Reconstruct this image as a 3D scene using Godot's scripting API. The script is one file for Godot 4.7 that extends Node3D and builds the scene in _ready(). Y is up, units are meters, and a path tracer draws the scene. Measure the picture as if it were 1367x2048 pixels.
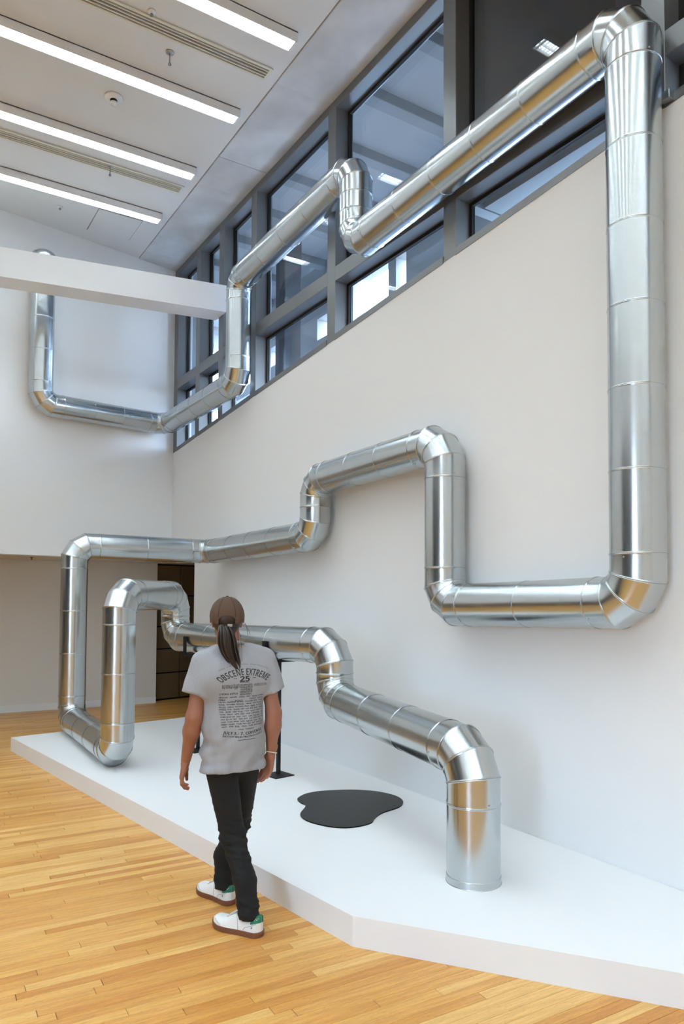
extends Node3D
# A gallery hall with a long galvanised duct sculpture running over its walls, a white platform and a visitor.
# Units are metres, y is up; the glazed wall is the plane x = WX, the hall runs away along -z.

const WX := 3.64          # face of the white glazed wall
const CEIL := 6.54        # ceiling
const HP := 0.146         # platform height
const RAD := 0.146        # duct radius
const BEND := 0.19        # bend radius of the duct's axis
var M := {}
var used := {}
var rng := RandomNumberGenerator.new()


# ---------------------------------------------------------------- mesh building
class MB:
	var v := PackedVector3Array()
	var n := PackedVector3Array()
	var t := PackedVector2Array()
	var ix := PackedInt32Array()

	func quad(a: Vector3, b: Vector3, c: Vector3, d: Vector3) -> void:   # counter-clockwise seen from outside
		var nn := (b - a).cross(c - a)
		if nn.length_squared() < 1e-16:
			nn = (c - a).cross(d - a)
		nn = nn.normalized()
		var k := v.size()
		v.append_array([a, b, c, d])
		n.append_array([nn, nn, nn, nn])
		var w := (b - a).length()
		var h := (d - a).length()
		t.append_array([Vector2(0, 0), Vector2(w, 0), Vector2(w, h), Vector2(0, h)])
		ix.append_array([k, k + 2, k + 1, k, k + 3, k + 2])

	func tri(a: Vector3, b: Vector3, c: Vector3) -> void:
		var nn := (b - a).cross(c - a).normalized()
		var k := v.size()
		v.append_array([a, b, c])
		n.append_array([nn, nn, nn])
		t.append_array([Vector2(a.x, a.y), Vector2(b.x, b.y), Vector2(c.x, c.y)])
		ix.append_array([k, k + 2, k + 1])

	# a box with chamfered edges
	func box(c: Vector3, s: Vector3, bev := 0.003, bs := Basis.IDENTITY) -> MB:
		var h := s * 0.5
		var e: float = minf(bev, minf(h.x, minf(h.y, h.z)) * 0.9)
		var P := func(sx: float, sy: float, sz: float, ax: int) -> Vector3:
			var q := Vector3(sx * h.x, sy * h.y, sz * h.z)
			if ax != 0: q.x -= sx * e
			if ax != 1: q.y -= sy * e
			if ax != 2: q.z -= sz * e
			return c + bs * q
		for sg in [-1.0, 1.0]:
			_q(P.call(sg, -1.0, -1.0, 0), P.call(sg, 1.0, -1.0, 0), P.call(sg, 1.0, 1.0, 0), P.call(sg, -1.0, 1.0, 0), c)
			_q(P.call(-1.0, sg, -1.0, 1), P.call(1.0, sg, -1.0, 1), P.call(1.0, sg, 1.0, 1), P.call(-1.0, sg, 1.0, 1), c)
			_q(P.call(-1.0, -1.0, sg, 2), P.call(1.0, -1.0, sg, 2), P.call(1.0, 1.0, sg, 2), P.call(-1.0, 1.0, sg, 2), c)
		if e > 0.0:
			for a in [-1.0, 1.0]:
				for b in [-1.0, 1.0]:
					_q(P.call(-1.0, a, b, 1), P.call(1.0, a, b, 1), P.call(1.0, a, b, 2), P.call(-1.0, a, b, 2), c)
					_q(P.call(a, -1.0, b, 0), P.call(a, 1.0, b, 0), P.call(a, 1.0, b, 2), P.call(a, -1.0, b, 2), c)
					_q(P.call(a, b, -1.0, 0), P.call(a, b, 1.0, 0), P.call(a, b, 1.0, 1), P.call(a, b, -1.0, 1), c)
					for d in [-1.0, 1.0]:
						var p0: Vector3 = P.call(a, b, d, 0)
						var p1: Vector3 = P.call(a, b, d, 1)
						var p2: Vector3 = P.call(a, b, d, 2)
						if (p1 - p0).cross(p2 - p0).dot(p0 - c) > 0: tri(p0, p1, p2)
						else: tri(p0, p2, p1)
		return self

	func _q(a: Vector3, b: Vector3, c: Vector3, d: Vector3, centre: Vector3) -> void:
		if (b - a).cross(c - a).dot((a + c) * 0.5 - centre) > 0: quad(a, b, c, d)
		else: quad(a, d, c, b)

	# rings of equal length, smooth; outward when rings run "up" and points run counter-clockwise seen from the far end
	func rings(r: Array, closed := true, cap0 := false, cap1 := false, us := 1.0, vs := 1.0) -> MB:
		var k := v.size()
		var m: int = r[0].size()
		var cols := m + 1 if closed else m
		var run := 0.0
		for i in r.size():
			if i > 0: run += ((r[i][0] as Vector3) - (r[i - 1][0] as Vector3)).length()
			for j in cols:
				v.append(r[i][j % m])
				n.append(Vector3.ZERO)
				t.append(Vector2(float(j) / (cols - 1) * us, run * vs))
		for i in r.size() - 1:
			for j in cols - 1:
				var a := k + i * cols + j
				var b := a + 1
				var c := a + cols + 1
				var d := a + cols
				ix.append_array([a, c, b, a, d, c])
				var nn := (v[b] - v[a]).cross(v[c] - v[a]) + (v[c] - v[a]).cross(v[d] - v[a])
				n[a] += nn; n[b] += nn; n[c] += nn; n[d] += nn
		if closed:
			for i in r.size():
				var a := k + i * cols
				var s := n[a] + n[a + cols - 1]
				n[a] = s
				n[a + cols - 1] = s
		for i in range(k, n.size()):
			n[i] = n[i].normalized()
		if cap0: fan(r[0], true)
		if cap1: fan(r[-1], false)
		return self

	func fan(r, flip: bool) -> void:
		var c := Vector3.ZERO
		for p in r: c += p
		c /= r.size()
		for j in r.size():
			if flip: tri(c, r[(j + 1) % r.size()], r[j])
			else: tri(c, r[j], r[(j + 1) % r.size()])

	# a round tube along a path, radius per point
	func tube(p: Array, rad, seg := 10, caps := true) -> MB:
		var rr := []
		var up := Vector3.UP
		for i in p.size():
			var d: Vector3 = ((p[mini(i + 1, p.size() - 1)] as Vector3) - (p[maxi(i - 1, 0)] as Vector3)).normalized()
			if i == 0: up = Vector3.UP if absf(d.y) < 0.9 else Vector3.RIGHT
			var e1 := (up - d * up.dot(d)).normalized()
			up = e1
			var e2 := d.cross(e1)
			var R: float = rad[i] if rad is Array else rad
			var ring := PackedVector3Array()
			for j in seg:
				var a := TAU * j / seg
				ring.append(p[i] + (e1 * cos(a) + e2 * sin(a)) * R)
			rr.append(ring)
		return rings(rr, true, caps, caps)

	# profile of (radius, height) turned about the y axis at c
	func lathe(prof: Array, c: Vector3, seg := 24, bs := Basis.IDENTITY) -> MB:
		var rr := []
		for q in prof:
			var ring := PackedVector3Array()
			for j in seg:
				var a := -TAU * j / seg
				ring.append(c + bs * Vector3(q.x * cos(a), q.y, q.x * sin(a)))
			rr.append(ring)
		return rings(rr, true, false, false)

	# a polygon (points in 2D) pushed from one side to the other; f turns (2D point, depth) into 3D
	func prism(poly: PackedVector2Array, f: Callable, d0: float, d1: float) -> MB:
		var tr := Geometry2D.triangulate_polygon(poly)
		var mid: Vector3 = (f.call(poly[0], d1) as Vector3) - (f.call(poly[0], d0) as Vector3)
		for side in 2:
			var d := d0 if side == 0 else d1
			for i in range(0, tr.size(), 3):
				var a: Vector3 = f.call(poly[tr[i]], d)
				var b: Vector3 = f.call(poly[tr[i + 1]], d)
				var c: Vector3 = f.call(poly[tr[i + 2]], d)
				var out := (b - a).cross(c - a).dot(mid) * (1.0 if side == 1 else -1.0) > 0
				if out: tri(a, b, c)
				else: tri(a, c, b)
		var area := 0.0
		for i in poly.size():
			var p := poly[i]
			var q := poly[(i + 1) % poly.size()]
			area += p.x * q.y - q.x * p.y
		for i in poly.size():
			var p := poly[i]
			var q := poly[(i + 1) % poly.size()]
			var a: Vector3 = f.call(p, d0)
			var b: Vector3 = f.call(q, d0)
			var c: Vector3 = f.call(q, d1)
			var d: Vector3 = f.call(p, d1)
			var o2 := Vector2(q.y - p.y, p.x - q.x) * signf(area)
			var o3: Vector3 = (f.call(p + o2, d0) as Vector3) - a
			if (b - a).cross(c - a).dot(o3) > 0: quad(a, b, c, d)
			else: quad(a, d, c, b)
		return self

	func add(o: MB) -> MB:
		var k := v.size()
		v.append_array(o.v); n.append_array(o.n); t.append_array(o.t)
		for i in o.ix: ix.append(i + k)
		return self

	func mesh() -> ArrayMesh:
		var a := []
		a.resize(Mesh.ARRAY_MAX)
		a[Mesh.ARRAY_VERTEX] = v
		a[Mesh.ARRAY_NORMAL] = n
		a[Mesh.ARRAY_TEX_UV] = t
		a[Mesh.ARRAY_INDEX] = ix
		var m := ArrayMesh.new()
		m.add_surface_from_arrays(Mesh.PRIMITIVE_TRIANGLES, a)
		return m


func numbered(called: String) -> String:
	if not used.has(called):
		used[called] = 0
		return called
	used[called] += 1
	return "%s_%03d" % [called, used[called]]

func obj(called: String, shape, m: Material, parent: Node = null) -> MeshInstance3D:
	var o := MeshInstance3D.new()
	o.mesh = shape.mesh() if shape is MB else shape
	o.material_override = m
	o.name = called if parent else numbered(called)
	o.cast_shadow = GeometryInstance3D.SHADOW_CASTING_SETTING_ON
	(parent if parent else self).add_child(o, true)
	return o

func thing(called: String, label: String, category: String, at := Vector3.ZERO, group := "") -> Node3D:
	var o := Node3D.new()
	o.name = numbered(called)
	add_child(o, true)
	o.position = at
	tag(o, label, category, group)
	return o

func tag(o: Node, label: String, category: String, group := "", kind := "") -> void:
	if label: o.set_meta("label", label)
	if category: o.set_meta("category", category)
	if group: o.set_meta("group", group)
	if kind: o.set_meta("kind", kind)

func struct(called: String, shape, m: Material, label: String, category: String) -> MeshInstance3D:
	var o := obj(called, shape, m)
	tag(o, label, category, "", "structure")
	return o

func part_node(called: String, parent: Node, at := Vector3.ZERO) -> Node3D:
	var o := Node3D.new()
	o.name = called
	parent.add_child(o, true)
	o.position = at
	return o


# ---------------------------------------------------------------- materials
func mat(c: Color, rough := 0.6, metal := 0.0, spec := 0.5) -> StandardMaterial3D:
	var m := StandardMaterial3D.new()
	m.albedo_color = c
	m.roughness = rough
	m.metallic = metal
	m.metallic_specular = spec
	return m

func noise_tex(seed_: int, freq: float, w := 256, h := 256, type := FastNoiseLite.TYPE_SIMPLEX_SMOOTH, octaves := 3) -> FastNoiseLite:
	var f := FastNoiseLite.new()
	f.seed = seed_
	f.frequency = freq
	f.noise_type = type
	f.fractal_octaves = octaves
	return f

func grey_image(f: FastNoiseLite, w: int, h: int, lo: float, hi: float, sx := 1.0, sy := 1.0) -> ImageTexture:
	var b := PackedByteArray()
	b.resize(w * h)
	for y in h:
		for x in w:
			# blend over the edges so that the tile repeats without a seam
			var fx := float(x) / w
			var a := f.get_noise_2d(x * sx, y * sy) * (1.0 - fx) + f.get_noise_2d((x - w) * sx, y * sy) * fx
			b[y * w + x] = int(clampf(lerpf(lo, hi, clampf(a * 0.9 + 0.5, 0, 1)), 0, 1) * 255)
	var im := Image.create_from_data(w, h, false, Image.FORMAT_L8, b)
	return ImageTexture.create_from_image(im)

func make_materials() -> void:
	var wall := mat(Color(0.93, 0.93, 0.93), 0.62)
	M.wall = wall
	M.lower_wall = mat(Color(0.86, 0.845, 0.82), 0.6)
	M.ceiling = mat(Color(0.87, 0.87, 0.865), 0.7)
	# bare concrete soffit, faintly mottled
	var con := mat(Color(0.86, 0.865, 0.87), 0.75)
	con.albedo_texture = grey_image(noise_tex(11, 0.012, 256, 256, FastNoiseLite.TYPE_SIMPLEX_SMOOTH, 5), 256, 256, 0.86, 1.0)
	con.uv1_triplanar = true
	con.uv1_world_triplanar = true
	con.uv1_scale = Vector3(0.5, 0.5, 0.5)
	M.concrete = con
	M.platform = mat(Color(0.93, 0.93, 0.93), 0.45)
	M.frame = mat(Color(0.50, 0.505, 0.51), 0.38, 0.55)
	M.gasket = mat(Color(0.035, 0.04, 0.045), 0.6)
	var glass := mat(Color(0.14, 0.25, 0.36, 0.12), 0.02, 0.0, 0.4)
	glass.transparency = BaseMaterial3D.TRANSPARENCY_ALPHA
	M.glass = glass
	# galvanised sheet: metal with a spangled, slightly uneven gloss
	var zinc := mat(Color(0.765, 0.785, 0.79), 0.24, 1.0)
	var cell := noise_tex(5, 0.09, 256, 256, FastNoiseLite.TYPE_CELLULAR, 2)
	cell.cellular_return_type = FastNoiseLite.RETURN_CELL_VALUE
	zinc.roughness = 1.0
	zinc.roughness_texture = grey_image(cell, 256, 256, 0.205, 0.25)
	zinc.uv1_triplanar = true
	zinc.uv1_scale = Vector3(6, 6, 6)
	M.zinc = zinc
	M.steel = mat(Color(0.62, 0.63, 0.64), 0.35, 1.0)
	M.black_steel = mat(Color(0.045, 0.046, 0.05), 0.5, 0.3)
	M.puddle = mat(Color(0.02, 0.022, 0.022), 0.12, 0.0, 0.22)
	M.white_enamel = mat(Color(0.9, 0.9, 0.9), 0.35)
	M.vent_frame = mat(Color(0.86, 0.85, 0.79), 0.45)
	M.slot_dark = mat(Color(0.06, 0.055, 0.045), 0.8)
	var lamp := mat(Color(0.95, 0.95, 0.95), 0.4)
	lamp.emission_enabled = true
	lamp.emission = Color(0.97, 0.99, 1.0)
	lamp.emission_energy_multiplier = 7.0
	M.lamp = lamp
	M.louvre = mat(Color(0.85, 0.85, 0.85), 0.25, 0.6)
	M.bronze = mat(Color(0.50, 0.43, 0.33), 0.42, 0.3)
	M.bronze_dark = mat(Color(0.02, 0.018, 0.016), 0.7)
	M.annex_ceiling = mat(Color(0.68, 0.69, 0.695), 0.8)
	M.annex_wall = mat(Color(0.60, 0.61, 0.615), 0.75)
	M.annex_column = mat(Color(0.23, 0.23, 0.24), 0.7)
	M.underlay = mat(Color(0.10, 0.06, 0.03), 0.9)
	# oak strips: one grain, several tones
	var gw := 512
	var gh := 64
	var fine := noise_tex(21, 0.05, 1, 1, FastNoiseLite.TYPE_SIMPLEX_SMOOTH, 4)
	var pore := noise_tex(22, 0.22, 1, 1, FastNoiseLite.TYPE_SIMPLEX_SMOOTH, 2)
	var b := PackedByteArray()
	b.resize(gw * gh * 3)
	for y in gh:
		for x in gw:
			var g := fine.get_noise_2d(x * 0.10, y * 1.6 + 4.0 * fine.get_noise_2d(x * 0.05, 7.0))
			var p := pore.get_noise_2d(x * 0.18, y * 2.2)
			var s := clampf(0.945 + g * 0.075 - maxf(0.0, p - 0.25) * 0.22, 0, 1)
			var k := (y * gw + x) * 3
			b[k] = int(s * 255)
			b[k + 1] = int(clampf(s * (0.985 + g * 0.03), 0, 1) * 255)
			b[k + 2] = int(clampf(s * (0.95 + g * 0.08), 0, 1) * 255)
	var grain := ImageTexture.create_from_image(Image.create_from_data(gw, gh, false, Image.FORMAT_RGB8, b))
	M.oak = []
	for c in [Color(0.897, 0.685, 0.386), Color(0.878, 0.652, 0.353), Color(0.917, 0.723, 0.432), Color(0.859, 0.624, 0.326), Color(0.893, 0.680, 0.381), Color(0.825, 0.576, 0.284), Color(0.926, 0.742, 0.460), Color(0.878, 0.652, 0.358)]:
		var o := mat(c, 0.36)
		o.albedo_texture = grain
		o.uv1_scale = Vector3(1.1, 9.0, 1)
		M.oak.append(o)
	# the visitor
	M.skin = mat(Color(0.585, 0.385, 0.295), 0.5)
	M.skin.subsurf_scatter_enabled = true
	M.skin.subsurf_scatter_strength = 0.08
	M.hair = mat(Color(0.16, 0.105, 0.085), 0.42)
	M.cap = mat(Color(0.34, 0.25, 0.19), 0.85)
	M.cap_seam = mat(Color(0.20, 0.14, 0.11), 0.9)
	var denim := mat(Color(0.06, 0.062, 0.068), 0.85)
	denim.albedo_texture = grey_image(noise_tex(31, 0.3, 1, 1, FastNoiseLite.TYPE_SIMPLEX_SMOOTH, 2), 128, 128, 0.6, 1.0)
	denim.uv1_triplanar = true
	denim.uv1_scale = Vector3(6, 6, 6)
	M.denim = denim
	M.leather = mat(Color(0.89, 0.885, 0.87), 0.5)
	M.gum = mat(Color(0.47, 0.29, 0.20), 0.55)
	M.green = mat(Color(0.06, 0.42, 0.31), 0.55)
	M.stitch = mat(Color(0.62, 0.62, 0.61), 0.7)
	M.lace = mat(Color(0.80, 0.80, 0.77), 0.8)
	M.bracelet = mat(Color(0.80, 0.77, 0.66), 0.5)
	M.eye_white = mat(Color(0.9, 0.88, 0.86), 0.2)
	M.iris = mat(Color(0.12, 0.07, 0.04), 0.2)
	M.rib = mat(Color(0.60, 0.60, 0.61), 0.9)


func _ready() -> void:
	rng.seed = 20240703
	view_and_light()
	make_materials()
	shell()
	windows()
	annex()
	floor_planks()
	ceiling_things()
	platform()
	duct()
	stands()
	visitor()


# ---------------------------------------------------------------- camera, sky, exposure
func view_and_light() -> void:
	var f := 1457.69
	var cam := Camera3D.new()
	cam.name = "camera"
	cam.position = Vector3(0, 1.7, 0)
	cam.rotation_order = EULER_ORDER_YXZ
	cam.rotation_degrees = Vector3(2.20415, -32.45367, 0.293295)
	cam.projection = Camera3D.PROJECTION_FRUSTUM
	cam.near = 0.1
	cam.far = 200.0
	cam.size = 2048.0 / f * cam.near
	cam.frustum_offset = Vector2(0.0, (1135.82 - 1024.0) / f * cam.near)
	add_child(cam)
	cam.current = true
	var sky := ProceduralSkyMaterial.new()
	sky.sky_top_color = Color(0.62, 0.77, 0.96)
	sky.sky_horizon_color = Color(0.86, 0.93, 1.0)
	sky.ground_bottom_color = Color(0.50, 0.56, 0.63)
	sky.ground_horizon_color = Color(0.74, 0.80, 0.87)
	sky.sky_energy_multiplier = 5.0
	sky.ground_energy_multiplier = 3.6
	var s := Sky.new()
	s.sky_material = sky
	var e := Environment.new()
	e.background_mode = Environment.BG_SKY
	e.sky = s
	e.tonemap_mode = Environment.TONE_MAPPER_LINEAR
	e.tonemap_exposure = 1.06
	e.sdfgi_enabled = true
	e.ssao_enabled = true
	e.ssil_enabled = true
	var w := WorldEnvironment.new()
	w.environment = e
	w.name = "environment"
	add_child(w)


# ---------------------------------------------------------------- the hall
func far_z(x: float) -> float:          # face of the far wall, which stands askew
	return -10.405 - 0.193 * (x - WX)

func sill_y(z: float) -> float:         # the glazing's sill climbs towards the camera
	return 4.44 + 0.0795 * (minf(z, 5.0) + 2.34) if z < 0.0 else 4.626

func shell() -> void:
	var side := func(p: Vector2, d: float) -> Vector3: return Vector3(d, p.y, p.x)
	var plan := func(p: Vector2, d: float) -> Vector3: return Vector3(p.x, d, p.y)
	# the tall white wall under the glazing; it stops short at the passage
	var wr := PackedVector2Array([Vector2(13.2, 0), Vector2(13.2, sill_y(5.0)), Vector2(0.0, sill_y(5.0)), Vector2(-10.405, sill_y(-10.405)), Vector2(-10.405, 2.205), Vector2(-9.475, 2.205), Vector2(-9.475, 0)])
	struct("wall_right", MB.new().prism(wr, side, WX, WX + 0.32), M.wall, "tall white wall under the slanting row of windows", "wall")
	# far wall over the passage
	struct("wall_far", MB.new().prism(PackedVector2Array([Vector2(WX + 0.3, far_z(WX + 0.3)), Vector2(-7.0, far_z(-7.0)), Vector2(-7.0, far_z(-7.0) - 0.3), Vector2(WX + 0.3, far_z(WX + 0.3) - 0.3)]), plan, 2.205, CEIL + 0.3), M.wall, "white far wall hung over the low passage", "wall")
	# the low passage behind it
	struct("ceiling_passage", MB.new().prism(PackedVector2Array([Vector2(WX + 4.5, far_z(WX) - 0.31), Vector2(WX, far_z(WX) - 0.31), Vector2(-7.0, far_z(-7.0) - 0.31), Vector2(-7.0, -12.3), Vector2(WX + 4.5, -12.3)]), plan, 2.205, 2.45), M.lower_wall, "low flat ceiling of the passage under the far wall", "ceiling")
	struct("ceiling_passage_side", MB.new().box(Vector3(6.05, 2.3275, -10.2), Vector3(4.2, 0.245, 1.3), 0.0), M.lower_wall, "low ceiling of the side passage behind the wall end", "ceiling")
	struct("wall_passage", MB.new().prism(PackedVector2Array([Vector2(-7.0, -11.99), Vector2(3.735, -11.325), Vector2(3.735, -11.6), Vector2(-7.0, -12.2)]), plan, 0.0, 2.205), M.lower_wall, "beige-lit lower wall at the back of the passage", "wall")
	var bb := MB.new()
	var a := Vector3(-5.0, 0.05, -11.864)
	var b := Vector3(3.735, 0.05, -11.319)
	var dirb := (b - a).normalized()
	bb.box((a + b) * 0.5, Vector3((b - a).length(), 0.10, 0.012), 0.002, Basis(dirb, Vector3.UP, dirb.cross(Vector3.UP)))
	struct("baseboard_passage", bb, M.white_enamel, "low white baseboard along the passage wall", "baseboard")
	# bronze metal cladding at the end of the passage
	var clad := Node3D.new()
	clad.name = "wall_cladding"
	add_child(clad)
	tag(clad, "bronze metal panel wall with black joints in the passage", "wall", "", "structure")
	var ca := Vector3(3.735, 0, -11.50)
	var cd := Vector3(0.57, 0, -0.133).normalized()
	var cb := Basis(cd, Vector3.UP, cd.cross(Vector3.UP))
	var backing := MB.new().box(ca + cd * 2.3 + Vector3(0, 1.1, 0) + cb.z * -0.06, Vector3(4.6, 2.2, 0.06), 0.0, cb)
	obj("backing", backing, M.bronze_dark, clad)
	var xs := [0.0, 0.50, 1.7, 2.9, 4.5]
	for i in xs.size() - 1:
		var ys: Array = [0.02, 0.44, 0.83, 1.19, 2.19] if i == 0 else [0.02, 0.44, 0.97, 1.69, 2.19]
		for j in ys.size() - 1:
			var w: float = xs[i + 1] - xs[i] - 0.022
			var h: float = ys[j + 1] - ys[j] - 0.022
			obj("panel", MB.new().box(ca + cd * ((xs[i] + xs[i + 1]) * 0.5) + Vector3(0, (ys[j] + ys[j + 1]) * 0.5, 0), Vector3(w, h, 0.03), 0.003, cb), M.bronze, clad)
	struct("wall_passage_rear", MB.new().box(Vector3(0.5, 1.1, -12.45), Vector3(15.6, 2.7, 0.3), 0.0), M.lower_wall, "rear wall closing the passage", "wall")
	struct("wall_passage_left", MB.new().box(Vector3(-7.1, 1.1, -10.5), Vector3(0.2, 2.3, 4.4), 0.0), M.lower_wall, "end wall closing the passage beyond the picture's left edge", "wall")
	struct("wall_passage_end", MB.new().box(Vector3(8.1, 1.1, -11.2), Vector3(0.2, 2.2, 3.0), 0.0), M.lower_wall, "white end wall of the side passage", "wall")
	struct("wall_passage_side", MB.new().box(Vector3(5.99, 1.1, -9.625), Vector3(4.05, 2.2, 0.3), 0.0), M.wall, "white return wall beside the passage opening", "wall")
	# white beam across the hall
	var bm := PackedVector2Array([Vector2(WX, -8.49), Vector2(-1.6, -8.49 + 0.17 * (-1.6 - WX)), Vector2(-1.6, -8.83 + 0.17 * (-1.6 - WX)), Vector2(WX, -8.83)])
	struct("beam", MB.new().prism(bm, plan, 5.294, 5.634), M.wall, "white horizontal beam crossing the hall below the ceiling", "beam")
	# the sides that the camera has behind it
	struct("wall_back", MB.new().box(Vector3(-1.7, 3.27, 13.15), Vector3(10.7, 6.6, 0.3), 0.0), M.wall, "white back wall of the hall", "wall")
	var wl := MB.new()
	wl.box(Vector3(-7.15, 3.27, -9.5), Vector3(0.3, 6.54, 2.4), 0.0)
	wl.box(Vector3(-7.15, 5.57, -3.7), Vector3(0.3, 1.94, 9.2), 0.0)
	wl.box(Vector3(-7.15, 3.27, 1.15), Vector3(0.3, 6.54, 0.5), 0.0)
	wl.box(Vector3(-7.15, 0.45, 2.35), Vector3(0.3, 0.9, 1.9), 0.0)
	wl.box(Vector3(-7.15, 5.07, 2.35), Vector3(0.3, 2.94, 1.9), 0.0)
	wl.box(Vector3(-7.15, 3.27, 8.15), Vector3(0.3, 6.54, 9.7), 0.0)
	struct("wall_left", wl, M.wall, "white wall opposite the glazing with a wide dark opening and a window", "wall")
	# unlit lobby behind the doorway
	var lob := MB.new()
	lob.box(Vector3(-16.4, 2.3, -3.7), Vector3(0.2, 4.6, 9.4), 0.0)
	lob.box(Vector3(-11.9, 2.3, -8.4), Vector3(9.1, 4.6, 0.2), 0.0)
	lob.box(Vector3(-11.9, 2.3, 1.0), Vector3(9.1, 4.6, 0.2), 0.0)
	lob.box(Vector3(-11.9, 4.7, -3.7), Vector3(9.2, 0.2, 9.6), 0.0)
	lob.box(Vector3(-11.9, -0.1, -3.7), Vector3(9.2, 0.2, 9.6), 0.0)
	struct("wall_lobby", lob, M.annex_wall, "grey walls of the unlit lobby behind the wide opening", "wall")
	# ceiling: painted panels, then a concrete soffit along the glazing
	var ce := MB.new()
	for q in [[-11.6, -8.32], [-8.17, -6.02], [-5.87, 13.6]]:
		ce.box(Vector3(-2.0, CEIL + 0.16, (q[0] + q[1]) * 0.5), Vector3(10.1, 0.3, q[1] - q[0]), 0.0)
	for z in [-8.245, -5.945]:                                  # the slots of the vents are cut through
		ce.box(Vector3(-4.755, CEIL + 0.16, z), Vector3(4.59, 0.3, 0.15), 0.0)
		ce.box(Vector3(2.99, CEIL + 0.16, z), Vector3(0.12, 0.3, 0.15), 0.0)
	struct("ceiling", ce, M.ceiling, "flat light grey ceiling carrying the strip lights", "ceiling")
	var sf := Node3D.new()
	sf.name = "ceiling_soffit"
	add_child(sf)
	tag(sf, "pale concrete soffit strip between ceiling and windows", "ceiling", "", "structure")
	for q in [[-10.6, -7.385], [-7.375, -3.2], [-3.19, 1.2], [1.21, 5.6], [5.61, 13.3]]:
		obj("slab", MB.new().box(Vector3(3.4475, CEIL + 0.15, (q[0] + q[1]) * 0.5), Vector3(0.78, 0.3, q[1] - q[0]), 0.004), M.concrete, sf)


# ---------------------------------------------------------------- the glazed band
func windows() -> void:
	var w := Node3D.new()
	w.name = "window_1"
	add_child(w)
	tag(w, "slanting grey metal framed row of tall windows above the white wall", "window", "", "structure")
	var mul := [-10.335, -9.465, -8.665, -7.70, -5.95, -4.21, -2.462, -0.72, 1.03, 2.78, 4.53, 6.28, 8.03, 9.78, 11.53, 13.0]
	var dep := 0.20
	var xc := WX + dep * 0.5 + 0.002
	for z in mul:
		var lo := sill_y(z) - 0.02
		obj("mullion", MB.new().box(Vector3(xc, (lo + CEIL) * 0.5, z), Vector3(dep, CEIL - lo, 0.146), 0.003), M.frame, w)
	for i in mul.size() - 1:
		var za: float = mul[i] + 0.073
		var zb: float = mul[i + 1] - 0.073
		var zm := (za + zb) * 0.5
		var L := zb - za
		if zm < 0.0: obj("transom", MB.new().box(Vector3(xc, 4.805, zm), Vector3(dep, 0.145, L), 0.003), M.frame, w)
		obj("head_frame", MB.new().box(Vector3(xc, CEIL - 0.045, zm), Vector3(dep, 0.09, L), 0.003), M.frame, w)
		var ya := sill_y(za)
		var yb := sill_y(zb)
		var side := func(p: Vector2, d: float) -> Vector3: return Vector3(d, p.y, p.x)
		obj("sill_frame", MB.new().prism(PackedVector2Array([Vector2(za, ya - 0.004), Vector2(zb, yb - 0.004), Vector2(zb, yb + 0.052), Vector2(za, ya + 0.052)]), side, WX - 0.004, WX + dep), M.frame, w)
		# gaskets and panes
		var gx := WX + 0.155
		for part in 2:
			var y0a := 4.8775 if part == 0 else ya + 0.052
			var y0b := 4.8775 if part == 0 else yb + 0.052
			var y1 := CEIL - 0.09 if part == 0 else 4.7325
			var g := MB.new()
			var gk := 0.028
			g.box(Vector3(gx, (y0a + y1) * 0.5, za + gk * 0.5), Vector3(0.03, y1 - y0a, gk), 0.0)
			g.box(Vector3(gx, (y0b + y1) * 0.5, zb - gk * 0.5), Vector3(0.03, y1 - y0b, gk), 0.0)
			g.box(Vector3(gx, y1 - gk * 0.5, zm), Vector3(0.03, gk, L - 2 * gk), 0.0)
			obj("gasket", g, M.gasket, w)
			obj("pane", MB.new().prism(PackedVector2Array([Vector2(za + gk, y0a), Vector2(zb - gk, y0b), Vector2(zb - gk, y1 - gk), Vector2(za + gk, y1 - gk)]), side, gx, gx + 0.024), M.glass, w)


	# a window in the opposite wall, behind the camera: it shows as the cool streaks on the duct
	var w2 := Node3D.new()
	w2.name = "window_2"
	add_child(w2)
	tag(w2, "large window in the wall opposite the duct", "window", "", "structure")
	for z in [1.445, 2.35, 3.255]:
		obj("mullion", MB.new().box(Vector3(-7.15, 2.25, z), Vector3(0.12, 2.69, 0.08), 0.003), M.frame, w2)
	for z in [1.8975, 2.8025]:
		obj("pane", MB.new().box(Vector3(-7.15, 2.25, z), Vector3(0.02, 2.68, 0.82), 0.0), M.glass, w2)


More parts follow.
